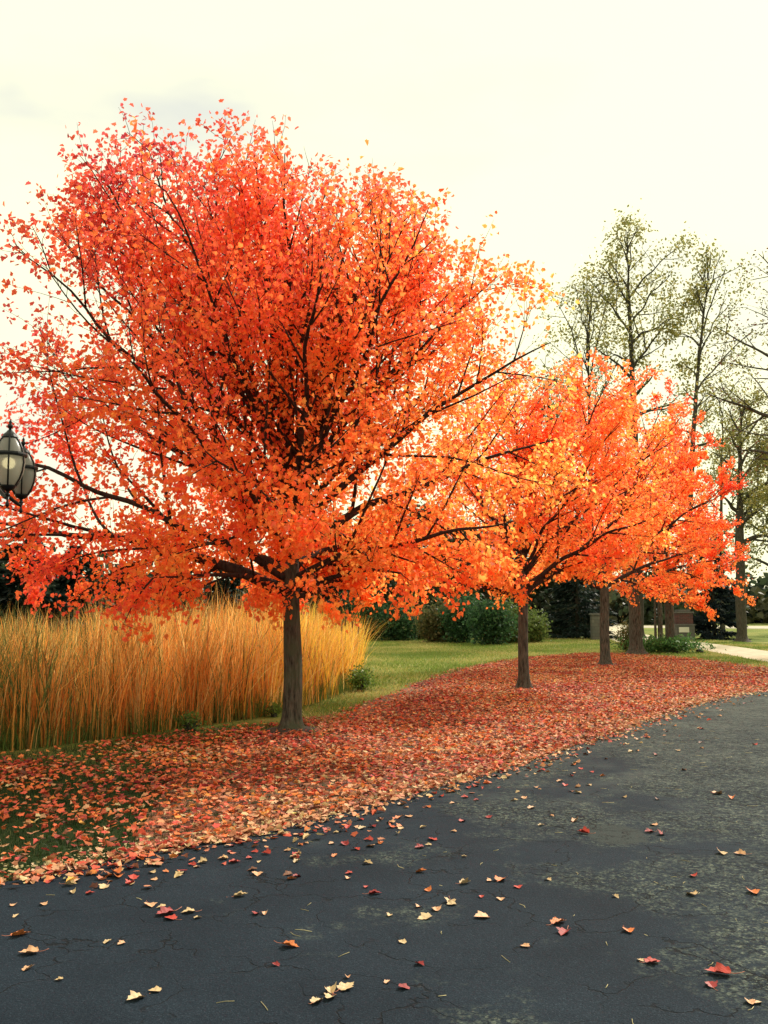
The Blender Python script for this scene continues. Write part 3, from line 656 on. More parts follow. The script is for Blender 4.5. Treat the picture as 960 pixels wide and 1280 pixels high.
# ------------------------------------------------------------------ grass blades
def blades(name, P, h, wd, col, lean, mat, nr, segs=2, parent=None, push=None):
    n = len(P); a = nr.uniform(0, 2 * math.pi, n); side = np.stack([np.cos(a), np.sin(a), np.zeros(n)], 1)
    la = nr.uniform(0, 2 * math.pi, n); ld = np.stack([np.cos(la), np.sin(la), np.zeros(n)], 1) * (lean * np.abs(nr.normal(0, 1, n)))[:, None]
    ld = ld + (lean * .35 if np.isscalar(lean) else (lean * .35)[:, None]) * np.array([.4, 0, 0])
    if push is not None: ld = ld + push
    rows = []
    for i in range(segs + 1):
        k = i / segs; c_ = P + np.array([0, 0, 1.]) * (h * (k - .12 * k * k * lean))[:, None] + ld * (h * k ** 1.8)[:, None]
        w_ = (wd * (1 - k) ** .6)[:, None] if i < segs else None
        rows += [c_ - side * w_, c_ + side * w_] if i < segs else [c_]
    k_ = len(rows); V = np.stack(rows, 1).reshape(-1, 3)
    F = [[2 * i, 2 * i + 1, 2 * i + 3, 2 * i + 2] for i in range(segs - 1)] + [[2 * segs - 2, 2 * segs - 1, 2 * segs]]
    lp = np.concatenate([np.array(f) for f in F]); loops = (lp[None] + (np.arange(n) * k_)[:, None]).ravel()
    return link(name, raw_mesh(name, V, loops, np.tile([len(f) for f in F], n), np.repeat(np.clip(col, 0, .9), k_, 0)), mat, parent)
# near lawn, left of the big maple
c_ = np.stack([nr.uniform(-8.5, 2.5, 110000), nr.uniform(4, 14, 110000)], 1)
k = in_poly(c_[:, 0], c_[:, 1], [p for p in far_s if p.x < 3] + [p for p in edge_s if p.x < 3][::-1]) & (nr.random(len(c_)) < np.clip(.95 - (c_[:, 0] + 2.0) / 2.2, .06, 1)); c_ = c_[k]; n = len(c_)
gc = np.array([(.016, .042, .012), (.024, .056, .015), (.04, .07, .02), (.12, .12, .045)])[nr.choice(4, n, p=[.35, .35, .22, .08])] * nr.uniform(.7, 1.2, (n, 1))
tag(blades('grass', np.concatenate([c_, np.zeros((n, 1))], 1), nr.uniform(.03, .065, n), nr.uniform(.002, .0038, n), gc, .7, M_GRASS, nr), 'short dark green grass showing between fallen leaves on the left', 'grass', kind='stuff')
# mid lawn
lawn_poly = [gr(400, 930), gr(450, 885), gr(520, 855), gr(600, 832), gr(700, 817), gr(860, 824), gr(985, 840), gr(1040, 812), gr(860, 798), gr(700, 796), gr(440, 796), gr(440, 860), gr(370, 890)]
c_ = np.stack([nr.uniform(-4, 26, 240000), nr.uniform(9, 52, 240000)], 1)
k = in_poly(c_[:, 0], c_[:, 1], lawn_poly) & ~in_poly(c_[:, 0], c_[:, 1], drive); c_ = c_[k]; n = len(c_)
gn = np.array([noise.noise(Vector((x * .35, y * .35, 1))) for x, y in c_]) + nr.normal(0, .25, n)
gc = np.where((gn > .18)[:, None], np.array([(.46, .40, .16)]), np.where((gn > -.1)[:, None], np.array([(.29, .32, .08)]), np.array([(.17, .24, .05)]))) * nr.uniform(.75, 1.2, (n, 1))
tag(blades('lawn_grass', np.concatenate([c_, np.zeros((n, 1))], 1), nr.uniform(.04, .09, n), nr.uniform(.006, .012, n), gc, .8, M_GRASS, nr), 'yellowing mown grass of the open lawn between the maples and the woods', 'grass', kind='stuff')

# ------------------------------------------------------------------ reeds
reed_front = [Vector((-9, 9.7, 0)), gr(-60, 950), gr(0, 941), gr(120, 926), gr(240, 909), gr(330, 897), gr(400, 878), gr(438, 864), gr(450, 848)]
reed_back = [gr(456, 830), gr(440, 815), gr(380, 812), Vector((-6, 32, 0)), Vector((-14, 30, 0)), Vector((-16, 18, 0))]
reed_poly = smooth_line(reed_front) + reed_back
fr = np.array([(p.x, p.y) for p in dens(smooth_line(reed_front), .2)])
c_ = np.stack([nr.uniform(-16, 1, 300000), nr.uniform(9, 34, 300000)], 1); k = in_poly(c_[:, 0], c_[:, 1], reed_poly); c_ = c_[k]
dfr = dmin(c_, fr); p_ = np.clip(np.exp(-dfr / 1.1) * 1.0 + .12, 0, 1)
cl = np.array([noise.noise(Vector((x * 2.2, y * 2.2, 3))) for x, y in c_]); p_ *= np.clip(.45 + 1.6 * cl, .03, .8)
k = nr.random(len(c_)) < p_; c_ = c_[k]; dfr = dfr[k]; cl = cl[k]; n = len(c_); print('reeds', n)
hh = np.array([noise.noise(Vector((x * .5, y * .5, 8))) for x, y in c_])
px, py = to_px(np.concatenate([c_, np.zeros((n, 1))], 1))
h = (1.40 + .42 * hh + nr.normal(0, .21, n)) * np.clip(.62 + dfr * .5, .62, 1.08) * np.where(px > 405, .82, 1)
h = h * np.where(px < 110, .86 + .07 * np.sin(px * .07), 1) * (1 + .12 * cl)
def reedcol(n, px, nr, dark=1):
    gold = np.array([(.78, .40, .09), (.72, .30, .06), (.66, .22, .045), (.80, .52, .18), (.55, .40, .12), (.40, .16, .05)])
    w_ = np.array([.26, .26, .16, .16, .10, .06]); c = gold[nr.choice(6, n, p=w_)]
    g = (nr.random(n) < np.clip(.50 - px / 480, .13, .55)); c = np.where(g[:, None], np.array([(.11, .15, .04)]), c)
    y = (nr.random(n) < np.clip((px - 280) / 250, 0, .6)); c = np.where(y[:, None], np.array([(.85, .52, .07)]), c)
    return c * nr.uniform(.7, 1.3, (n, 1)) * np.array([1.02, .97, 1.15])
pu = np.array([(noise.noise(Vector((x * 1.3, y * 1.3, 21))), noise.noise(Vector((x * 1.3, y * 1.3, 37))), 0) for x, y in c_]) * .32
o = blades('reed_bed', np.concatenate([c_, np.zeros((n, 1))], 1), h, nr.uniform(.005, .0135, n) * np.where(nr.random(n) < .15, 1.4, 1), reedcol(n, px, nr), .21, M_REED, nr, 4, push=pu)
tag(o, 'dense bed of tall golden orange dry reeds behind the leaf carpet on the left', 'reeds', kind='stuff')
# slanting, broken blades and low green growth at the foot
m_ = 7500; ii = nr.integers(0, n, m_)
tag(blades('bent_reeds', np.concatenate([c_[ii] + nr.normal(0, .05, (m_, 2)), np.zeros((m_, 1))], 1), nr.uniform(.7, 1.6, m_), nr.uniform(.003, .009, m_), reedcol(m_, px[ii], nr), .48, M_REED, nr, 4),
    'leaning and bent blades crossing the golden reed bed', 'reeds', kind='stuff')
m_ = 9000; fi = nr.integers(0, len(fr), m_); q = fr[fi] + np.abs(nr.normal(0, .35, (m_, 1))) * np.array([[-.3, .9]]) + nr.normal(0, .08, (m_, 2))
gx, _ = to_px(np.concatenate([q, np.zeros((m_, 1))], 1)); kk = nr.random(m_) < np.clip(.9 - gx / 900, .3, 1); q = q[kk]; m_ = len(q)
tag(blades('undergrowth', np.concatenate([q, np.zeros((m_, 1))], 1), nr.uniform(.1, .5, m_), nr.uniform(.003, .007, m_), np.array([(.10, .15, .035)]) * nr.uniform(.6, 1.5, (m_, 1)), .4, M_GRASS, nr, 3),
    'low green growth at the foot of the golden reeds', 'undergrowth', kind='stuff')
# dark seed-head stalks at the right end of the reeds
for i, (u, v, top) in enumerate(((428, 868, 768), (436, 866, 772), (420, 870, 775), (441, 862, 782))):
    g = gr(u, v) + Vector((0, 1.2, 0)); tp = at(u + 3 * i - 2, top - 4, g.y)
    tb = Tubes(); hz = tp.z; tb.add([(0, 0, 0), (.01 * i, 0, hz * .5), (.03 * i, .02, hz * .98)], [.007, .006, .003], 5); e = empty('cattail', g)
    tag(e, 'brown seed headed cattail stalk rising at the right end of the reeds', 'cattail', 'cattail stalks at the right end of the reeds')
    tb.build('stalk', flat('cattail_stalk', (.35, .18, .07), .8) if i == 0 else bpy.data.materials['cattail_stalk'], e)
    hd = Tubes(); hd.add([(.02 * i, .01, hz * .80), (.022 * i, .012, hz * .82), (.027 * i, .015, hz * .93), (.03 * i, .016, hz * .95)], [.004, .014, .014, .003], 7)
    hd.build('seed_head', flat('cattail_head', (.12, .055, .03), .9) if i == 0 else bpy.data.materials['cattail_head'], e)

# ------------------------------------------------------------------ shrubs, weeds, plants
def shrub(name, label, base, rx, h, n, size, cols, seed, cat='shrub', group=None, T=T_DIAM, stems=9, ry=None, parts=True):
    rng = random.Random(seed); nr_ = np.random.default_rng(seed); root = empty(name, base); tag(root, label, cat, group); ry = ry or rx
    tb = Tubes(); tips = []
    for i in range(stems):
        a = rng.uniform(0, 6.28); k = rng.uniform(.2, 1); tip = Vector((math.cos(a) * rx * k * 1.05, math.sin(a) * ry * k * 1.05, h * rng.uniform(.45, 1.0) * (1 - .35 * k * k)))
        P = [Vector((math.cos(a) * rx * .4 * k, math.sin(a) * ry * .4 * k, 0)), tip * .5 + Vector((0, 0, h * .12)), tip]
        tb.add([tuple(p) for p in smooth_line(P, 2)], np.linspace(.022, .006, len(smooth_line(P, 2))), 5)
        for q in range(7): k2 = .25 + .75 * q / 6; tips.append(P[0].lerp(P[1], min(1, k2 * 2)) if k2 < .5 else P[1].lerp(P[2], k2 * 2 - 1))
    tb.build('stem', M_TWIG2, root)
    Tp = np.array([tuple(p) for p in tips]); ii = nr_.integers(0, len(Tp), n)
    pos = Tp[ii] + nr_.normal(0, 1, (n, 3)) * np.array([rx * .30, ry * .30, h * .16]); pos[:, 2] = np.abs(pos[:, 2]) + .02
    ax = nrm(nr_.normal(0, .8, (n, 3)) + np.array([0, 0, .1])); no = nrm(nr_.normal(0, .8, (n, 3)) + np.array([0, 0, .5]))
    col = np.array(cols)[nr_.integers(0, len(cols), n)] * nr_.uniform(.7, 1.25, (n, 1))
    link('foliage', leaves('foliage', pos, ax, no, size * nr_.uniform(.6, 1.3, n), np.clip(col, 0, .8), T), M_GREENLEAF, root); return root
G1 = [(.045, .11, .05), (.07, .15, .06), (.035, .08, .04)]; G2 = [(.03, .06, .028), (.022, .048, .024), (.045, .08, .03)]
G3 = [(.12, .17, .05), (.16, .20, .06)]; G4 = [(.20, .16, .07), (.14, .12, .05), (.10, .12, .05)]
shr = [(410, 797, 26, 50, G2, 'low dark shrub behind the right end of the reeds'), (455, 800, 32, 58, G1, 'rounded green shrub at the wood edge just right of the reeds'),
       (500, 801, 28, 52, G1, 'rounded green shrub in front of a thin trunk at the wood edge'), (545, 803, 22, 50, G4, 'brownish thin shrub between two green ones at the wood edge'),
       (578, 804, 24, 58, G1, 'tall bluish green shrub left of the second maple'), (612, 806, 26, 52, G1, 'broad green shrub just left of the second maple trunk'),
       (640, 804, 18, 46, G3, 'light green shrub directly behind the second maple trunk'), (668, 803, 18, 36, G3, 'small light green shrub right of the second maple trunk'), (525, 799, 30, 70, G2, 'tall dark shrub standing back at the wood edge')]
for i, (u, v, hw, hp, cs, lab) in enumerate(shr):
    g = gr(u, v); k = g.y / FPX
    shrub('shrub', lab, g, hw * k, hp * k, 5000, .15, cs, 100 + i, group='shrubs along the wood edge', stems=14)
shrub('shrub', 'dry brownish bush beside the thick trunk of the farthest maple', gr(786, 815), .5, 1.1, 1500, .09, G4, 131)
shrub('groundcover_plant', 'low clump of green strappy plants at the foot of the thin trunks', gr(832, 816), 1.35, .55, 2600, .14, [(.07, .16, .05), (.10, .21, .06)], 132, 'plant', T=T_NEEDLE, stems=26, ry=.7)
shrub('weed_clump', 'small bright green weed clump at the right end of the reeds', gr(452, 864), .28, .42, 1100, .06, [(.16, .24, .04), (.10, .17, .035)], 133, 'plant', stems=10)
shrub('weed_clump', 'low green weed at the foot of the reeds left of the big trunk', gr(237, 914), .16, .2, 260, .05, [(.10, .17, .035)], 134, 'plant', stems=7)
shrub('weed_clump', 'tiny green weed at the foot of the reeds right of the big trunk', gr(345, 896), .16, .2, 260, .05, [(.13, .19, .035)], 135, 'plant', stems=7)

# ------------------------------------------------------------------ evergreens
def spruce(label, base, H, rad, n, cols, seed, low=.1, size=.32, group='dark evergreens behind the lawn'):
    rng = random.Random(seed); nr_ = np.random.default_rng(seed); root = empty('spruce_tree', base); tag(root, label, 'tree', group)
    tb = Tubes(); tb.add([(0, 0, -.05), (0, 0, H * .5), (0, 0, H)], [H * .018, H * .012, .015], 8); tb.build('trunk', M_TWIG2, root)
    nb = int(H * 16); P = []; Dv = []
    bt = Tubes()
    for i in range(nb):
        z = low + (H - low) * (i / nb) ** 1.05; a = rng.uniform(0, 6.28); r_ = rad * (1 - (z - low) / (H - low)) ** .8 * rng.uniform(.75, 1.12) + .1
        tip = Vector((math.cos(a) * r_, math.sin(a) * r_, z - r_ * .18 + r_ * .1 * rng.random()))
        mid = Vector((math.cos(a) * r_ * .5, math.sin(a) * r_ * .5, z - r_ * .16)); s0 = Vector((0, 0, z))
        bt.add([tuple(s0), tuple(mid), tuple(tip)], [.02, .012, .005], 3)
        m_ = max(6, int(n / nb * (r_ / rad * 1.6 + .2)))
        for q in range(m_):
            k = rng.random() ** .7; c_ = s0.lerp(mid, k * 2) if k < .5 else mid.lerp(tip, k * 2 - 1)
            sd = Vector((-math.sin(a), math.cos(a), 0)) * rng.gauss(0, .22 * r_ * (1.15 - k)); P.append(tuple(c_ + sd + Vector((0, 0, -abs(rng.gauss(0, .05)))))); Dv.append((math.cos(a) + sd.x, math.sin(a) + sd.y, -.35 + rng.gauss(0, .2)))
    bt.build('bough', M_TWIG2, root)
    P = np.array(P); Dv = nrm(np.array(Dv) + nr_.normal(0, .3, (len(P), 3))); m_ = len(P)
    no = nrm(nr_.normal(0, .5, (m_, 3)) + np.array([0, 0, .8])); col = np.array(cols)[nr_.integers(0, len(cols), m_)] * nr_.uniform(.6, 1.3, (m_, 1))
    link('crown', leaves('crown', P, Dv, no, size * nr_.uniform(.6, 1.2, m_), col, T_NEEDLE), M_GREENLEAF, root); return root
S1 = [(.018, .034, .030), (.024, .042, .036), (.014, .026, .026)]; S2 = [(.022, .036, .046), (.030, .048, .060), (.016, .028, .038)]
sp = [(-45, 30, 640, 70, 'dark spruce at the far left edge behind the reeds'), (30, 31, 655, 62, 'dark spruce below the lantern behind the reeds'), (98, 33, 680, 55, 'dark spruce right of the lantern behind the reeds'),
      (158, 36, 700, 50, 'dark spruce behind the drooping left branches of the big maple'), (222, 40, 690, 52, 'dark spruce behind the middle of the reed bed'), (285, 42, 700, 50, 'dark spruce just left of the big maple trunk'),
      (345, 44, 690, 48, 'dark spruce straight behind the big maple trunk'), (400, 50, 680, 50, 'dark spruce just right of the big maple trunk')]
for i, (u, Y, top, hw, lab) in enumerate(sp):
    b_ = at(u, 760, Y); b_.z = 0; H = at(u, top, Y).z; spruce(lab, b_, H, hw * 1.15 * Y / FPX, 9000, S1, 200 + i)
b_ = gr(722, 798); spruce('bushy dark spruce between the second and third maple trunks', b_, at(722, 650, b_.y).z, 48 * b_.y / FPX, 6500, S1, 231)
b_ = gr(893, 799); spruce('blue green spruce behind the brick pillar near the far drive', b_, at(893, 655, b_.y).z, 40 * b_.y / FPX, 6500, S2, 232)

# ------------------------------------------------------------------ woods behind the lawn
def olive(cols, var=.25):
    cols = np.array(cols)
    def f(p, nr, env): return np.clip(cols[nr.integers(0, len(cols), len(p))] * nr.uniform(1 - var, 1 + var, (len(p), 1)), 0, .8)
    return f
OL = [(.24, .24, .08), (.32, .29, .10), (.38, .31, .11), (.17, .17, .06)]; DK = [(.03, .042, .02), (.042, .055, .025), (.06, .06, .028)]
def rand_limbs(n, h0, h1, r, rng, e0=20, e1=75):
    return [(h0 + (h1 - h0) * i / (n - 1), (i * 137.5 + rng.uniform(-20, 20)) % 360, e0 + (e1 - e0) * (i / (n - 1)) + rng.uniform(-12, 12), r * (1 - .5 * i / n)) for i in range(n)]
def back_tree(name, label, u, Y, rows, trunk_r, fork_v, leader_v, n_leaf, cols, seed, lean_u=0, nl=9, size=.2, e0=20, e1=72, **kw):
    b_ = at(u, 760, Y); b_.z = 0; env = Env(rows, Y, b_.x, kw.pop('depth', .8)); fh = at(u, fork_v, Y).z; ld = at(u, leader_v, Y).z
    return make_tree(name, label, 'tree', b_, fh, trunk_r, env, rand_limbs(nl, fh, ld * .97, trunk_r * .48, random.Random(seed), e0, e1), seed, n_leaf, size, olive(cols), M_TWIG2, M_TWIG2, T=T_DIAM,
                     l2=kw.pop('l2', .55), l3=kw.pop('l3', .5), rmin=kw.pop('rmin', .009), leader=ld, lean=(lean_u * Y / FPX, 0), leafmat=M_GREENLEAF, droop=.08, ang=(32, 78), spread=kw.pop('spread', .22), l3len=(.6, 1.4), sides=4, maxl2=3.5, gap=kw.pop('gap', 1.2), **kw)
# darker, leafy ones
wood = [(432, 56, 665, 60, 'dark leafy tree behind the shrubs right of the reeds'), (492, 54, 655, 55, 'dark leafy tree on a straight thin trunk left of centre in the woods'), (534, 52, 650, 50, 'dark leafy tree on a pale thin trunk in the middle of the woods'),
        (590, 55, 660, 55, 'dark leafy tree left of the second maple in the woods'), (645, 58, 650, 55, 'dark leafy tree behind the second maple'), (690, 60, 640, 50, 'dark leafy tree behind the spruce in the woods')]
for i, (u, Y, top, hw, lab) in enumerate(wood):
    back_tree('woodland_tree', lab, u, Y, [(top, u - hw * .3, u + hw * .3), (top + 30, u - hw, u + hw), (740, u - hw, u + hw), (790, u - hw * .8, u + hw * .8)], .13, 775, top + 25, 9500, DK, 300 + i, size=.26, nl=12, l2=.9, l3=.8, rmin=.014, group='trees of the wood behind the lawn', e0=5, e1=60, spread=.35)
# tall thinning trees
back_tree('tall_tree', 'tall thinning olive tree with the highest crown at the upper right', 800, 52, [(290, 775, 840), (325, 742, 856), (360, 725, 850), (400, 745, 868), (450, 735, 866), (520, 765, 850), (580, 775, 840)], .20, 520, 292, 4600, OL, 401, lean_u=-5, nl=20, gap=4, size=.2, spread=.3, out_bias=1.5, group='tall thinning trees at the right')
back_tree('tall_tree', 'slim sparse tree of upright bare branches above the second and third maples', 742, 55, [(350, 715, 785), (385, 685, 785), (450, 655, 775), (540, 700, 765), (600, 715, 755)], .15, 600, 370, 2300, OL, 402, nl=16, gap=4, size=.19, spread=.3, e0=50, e1=82, out_bias=2, group='tall thinning trees at the right')
back_tree('tall_tree', 'thin leaning tree with small leaf tufts at the upper right', 862, 50, [(315, 880, 935), (360, 862, 945), (430, 845, 940), (500, 850, 925), (600, 850, 900)], .15, 560, 322, 2600, OL, 403, lean_u=42, nl=17, gap=4, size=.19, spread=.3, out_bias=2, group='tall thinning trees at the right')
back_tree('tall_tree', 'gnarled tree with thick trunk beyond the blue green spruce', 926, 46, [(500, 915, 955), (540, 895, 985), (620, 890, 1000), (690, 895, 990), (730, 900, 980)], .25, 680, 510, 6500, OL, 404, lean_u=10, nl=18, gap=2.2, size=.15, group='tall thinning trees at the right')
back_tree('tall_tree', 'wide spreading tree reaching in bare boughs from the right edge', 1060, 36, [(300, 965, 1150), (340, 935, 1190), (400, 905, 1210), (450, 885, 1230), (500, 880, 1230), (560, 930, 1200), (640, 960, 1150)], .30, 600, 360, 6500, [(.10, .09, .05), (.14, .13, .06), (.16, .07, .05)], 405, nl=24, gap=2.6, size=.12, e0=8, e1=75, rmin=.008, out_bias=2, group='tall thinning trees at the right')
back_tree('tall_tree', 'yellow green leafy tree filling the gap at the right edge low down', 968, 58, [(560, 945, 1000), (610, 925, 1020), (680, 915, 1025), (750, 920, 1020)], .18, 720, 570, 7000, [(.16, .17, .05), (.09, .11, .04), (.22, .20, .06)], 407, nl=14, size=.2, gap=1.6, group='tall thinning trees at the right')
back_tree('tall_tree', 'slight crooked tree of nearly bare branches left of the gnarled thick trunk', 903, 57, [(470, 885, 935), (510, 865, 950), (580, 860, 955), (650, 870, 950), (700, 880, 940)], .13, 700, 480, 2600, OL, 408, lean_u=12, nl=15, size=.19, gap=2.5, spread=.3, e0=15, e1=70, group='tall thinning trees at the right')
back_tree('tall_tree', 'sparse bare branched tree showing through the leaves between two maples', 690, 60, [(470, 670, 740), (520, 650, 750), (600, 660, 740)], .12, 640, 480, 2200, OL, 406, nl=14, gap=2.4, e0=45, e1=80, group='tall thinning trees at the right')

# thin trunks by the farthest maple: young trees whose crowns join the foliage above
for i, (u, v, r_, top, lab) in enumerate(((820, 812, .05, 600, 'thinnest of the three young trees beside the farthest maple'), (826, 812, .10, 560, 'middle one of the three young trees beside the farthest maple'), (838, 816, .17, 540, 'thickest of the three young trees beside the farthest maple'))):
    b_ = gr(u, v); Yv = b_.y; rows = [(top, u + 5, u + 30), (top + 50, u - 20, u + 55), (690, u - 20, u + 60), (730, u - 15, u + 50)]
    env = Env(rows, Yv, b_.x, .8)
    make_tree('young_tree', lab, 'tree', b_, at(u, 720, Yv).z, r_, env, rand_limbs(6, at(u, 715, Yv).z, at(u, top + 60, Yv).z, r_ * .5, random.Random(i), 25, 70), 500 + i, 1500, .14, maple_colour(lambda p: np.full(len(p), .58)), M_BARK2, M_TWIG2,
              T=T_OVAL, group='young trees beside the farthest maple', l2=.5, l3=.4, rmin=.006)

# ------------------------------------------------------------------ far tree line past the road
nr_ = np.random.default_rng(77); P = []; Cc = []
for i in range(150):
    x = nr_.uniform(-75, 110); y = nr_.uniform(92, 112); hgt = nr_.uniform(2.5, 7.0) * (1.0 if x < 20 else .85)
    m_ = 330; a = nr_.normal(0, 1, (m_, 3)) * np.array([2.2, 1.8, hgt * .28]) + np.array([x, y, hgt * .45]); a[:, 2] = np.abs(a[:, 2]); P.append(a)
    base_c = np.array([(.022, .036, .024), (.035, .05, .026), (.06, .06, .03)])[nr_.integers(0, 3)]; Cc.append(base_c * nr_.uniform(.7, 1.3, (m_, 1)))
P = np.concatenate(P); Cc = np.concatenate(Cc); m_ = len(P)
tag(link('distant_woods', leaves('distant_woods', P, nr_.normal(0, 1, (m_, 3)), nrm(nr_.normal(0, 1, (m_, 3))), nr_.uniform(.5, 1.1, m_), Cc, T_OVAL), M_GREENLEAF), 'dark distant woods closing the view beyond the far road', 'woods', kind='stuff')

nr_ = np.random.default_rng(78); n = 26000; pxs = nr_.uniform(-120, 735, n); Yd = nr_.uniform(54, 62, n); zz = np.abs(nr_.normal(0, 1.2, n)); 
P = np.stack([(pxs - 480) / FPX * Yd, Yd, zz], 1); Cc = np.array([(.02, .032, .02), (.03, .045, .024), (.05, .05, .03)])[nr_.integers(0, 3, n)] * nr_.uniform(.6, 1.3, (n, 1))
tag(link('undergrowth', leaves('undergrowth', P, nr_.normal(0, 1, (n, 3)), nrm(nr_.normal(0, 1, (n, 3))), nr_.uniform(.2, .45, n), Cc, T_OVAL), M_GREENLEAF), 'dark undergrowth between the trunks of the wood behind the lawn', 'undergrowth', kind='stuff')

# ------------------------------------------------------------------ gate pillars, stump, stone
def stone_mat():
    m, t, b = mat_new('field_stone'); tcn = nd(t, 'ShaderNodeTexCoord')
    br = nd(t, 'ShaderNodeTexBrick'); br.inputs['Scale'].default_value = 1.0
    mpn = nd(t, 'ShaderNodeMapping'); mpn.inputs['Rotation'].default_value = (R(90), 0, 0); t.links.new(tcn.outputs['Object'], mpn.inputs[0]); t.links.new(mpn.outputs[0], br.inputs['Vector'])
    br.inputs['Brick Width'].default_value = .34; br.inputs['Row Height'].default_value = .17; br.inputs['Mortar Size'].default_value = .015
    br.inputs['Color1'].default_value = (.15, .145, .125, 1); br.inputs['Color2'].default_value = (.09, .09, .085, 1); br.inputs['Mortar'].default_value = (.09, .085, .075, 1)
    t.links.new(br.outputs[0], b.inputs['Base Color']); b.inputs['Roughness'].default_value = .9; bump(t, b, br.outputs['Fac'], -.5, .02); return m
def brick_mat():
    m, t, b = mat_new('dark_red_brick'); tcn = nd(t, 'ShaderNodeTexCoord')
    br = nd(t, 'ShaderNodeTexBrick'); br.inputs['Scale'].default_value = 1.0
    mpn = nd(t, 'ShaderNodeMapping'); mpn.inputs['Rotation'].default_value = (R(90), 0, 0); t.links.new(tcn.outputs['Object'], mpn.inputs[0]); t.links.new(mpn.outputs[0], br.inputs['Vector'])
    br.inputs['Brick Width'].default_value = .21; br.inputs['Row Height'].default_value = .075; br.inputs['Mortar Size'].default_value = .01
    br.inputs['Color1'].default_value = (.12, .032, .034, 1); br.inputs['Color2'].default_value = (.07, .024, .026, 1); br.inputs['Mortar'].default_value = (.08, .07, .065, 1)
    t.links.new(br.outputs[0], b.inputs['Base Color']); b.inputs['Roughness'].default_value = .9; return m
M_ST, M_BR, M_CAP = stone_mat(), brick_mat(), flat('cast_stone', (.13, .125, .12), .9, 0, 8, .2)
M_PL = flat('white_plate', (.62, .60, .52), .6)
g = gr(854, 800); kx = g.y / FPX; e = empty('brick_pillar', g, R(6)); tag(e, 'brick and stone gate pillar with a pale plaque, left of the blue green spruce', 'pillar')
bm = bmesh.new(); bx(bm, (0, 0, .36), (.92, .80, .74), .02); bm_obj('stone_base', bm, M_ST, e)
bm = bmesh.new(); bx(bm, (0, 0, .765), (.98, .86, .07), .012); bm_obj('ledge', bm, M_CAP, e)
bm = bmesh.new(); bx(bm, (0, 0, 1.07), (.80, .70, .54), .01); bm_obj('brick_shaft', bm, M_BR, e)
bm = bmesh.new(); bx(bm, (0, 0, 1.38), (.90, .80, .08), .012); bx(bm, (0, 0, 1.47), (.62, .54, .10), .03); bm_obj('cap', bm, M_CAP, e)
bm = bmesh.new(); bx(bm, (-.12, -.425, .52), (.52, .04, .26), .006); bm_obj('plaque', bm, M_PL, e)
g = gr(747, 800); e = empty('stone_pillar', g, R(-4)); tag(e, 'plain grey stone gate pillar just left of the third maple trunk', 'pillar')
bm = bmesh.new(); bx(bm, (0, 0, .62), (.62, .6, 1.26), .02); bm_obj('shaft', bm, M_ST, e)
bm = bmesh.new(); bx(bm, (0, 0, 1.29), (.74, .72, .09), .015); bm_obj('cap', bm, M_CAP, e)
# stump
bm = bmesh.new(); lathe(bm, [(.11, 0), (.085, .08), (.075, .4), (.078, .52), (.06, .53)], 14)
for v in bm.verts: v.co.x += .02 * noise.noise(v.co * 6); v.co.z += .06 * v.co.x / .08 if v.co.z > .4 else 0
o = bm_obj('wooden_stake', bm, M_TWIG2, None, True); o.location = gr(813, 812); tag(o, 'short weathered wooden stake between the thick trunk and the young trees', 'stake')
bm = bmesh.new(); bmesh.ops.create_icosphere(bm, subdivisions=3, radius=.14)
for v in bm.verts: v.co *= 1 + .35 * noise.noise(v.co * 9); v.co.z *= .6
o = bm_obj('stone', bm, flat('dark_stone', (.03, .03, .03), .8, 0, 20, .4), None, True); o.location = gr(875, 816) + Vector((0, 0, .06)); tag(o, 'small dark stone on the grass verge of the far drive', 'stone')

# ------------------------------------------------------------------ twin lantern on the left
M_IRON = flat('black_cast_iron', (.012, .013, .016), .42, .6, 30, .3, .1)
m, t, b = mat_new('frosted_glass'); b.inputs['Base Color'].default_value = (.42, .41, .39, 1); b.inputs['Roughness'].default_value = .3
b.inputs['Transmission Weight'].default_value = .55; tr = nd(t, 'ShaderNodeBsdfTranslucent'); tr.inputs[0].default_value = (.55, .54, .50, 1)
ms = nd(t, 'ShaderNodeMixShader'); ms.inputs[0].default_value = .5; t.links.new(b.outputs[0], ms.inputs[1]); t.links.new(tr.outputs[0], ms.inputs[2]); t.links.new(ms.outputs[0], t.nodes['Material Output'].inputs[0]); M_FROST = m
m, t, b = mat_new('lit_bulb'); b.inputs['Base Color'].default_value = (.9, .88, .7, 1); b.inputs['Emission Color'].default_value = (1, .86, .45, 1); b.inputs['Emission Strength'].default_value = 1.8; M_BULB = m
m, t, b = mat_new('dark_bulb'); b.inputs['Base Color'].default_value = (.5, .5, .48, 1); M_BULB0 = m
post = Vector((-3.02, 6.75, 0)); lamp = empty('lamp_post', post)
tag(lamp, 'black lamp post with two ribbed glass lanterns at the left edge of the photo', 'lamp post')
zb = 2.42
bm = bmesh.new(); lathe(bm, [(.14, 0), (.14, .05), (.11, .08), (.10, .35), (.07, .42), (.045, .5), (.038, 2.3), (.055, 2.34), (.055, 2.38), (.03, 2.42), (.03, 2.66), (.045, 2.69), (.005, 2.79)], 16)
bm_obj('post', bm, M_IRON, lamp, True)
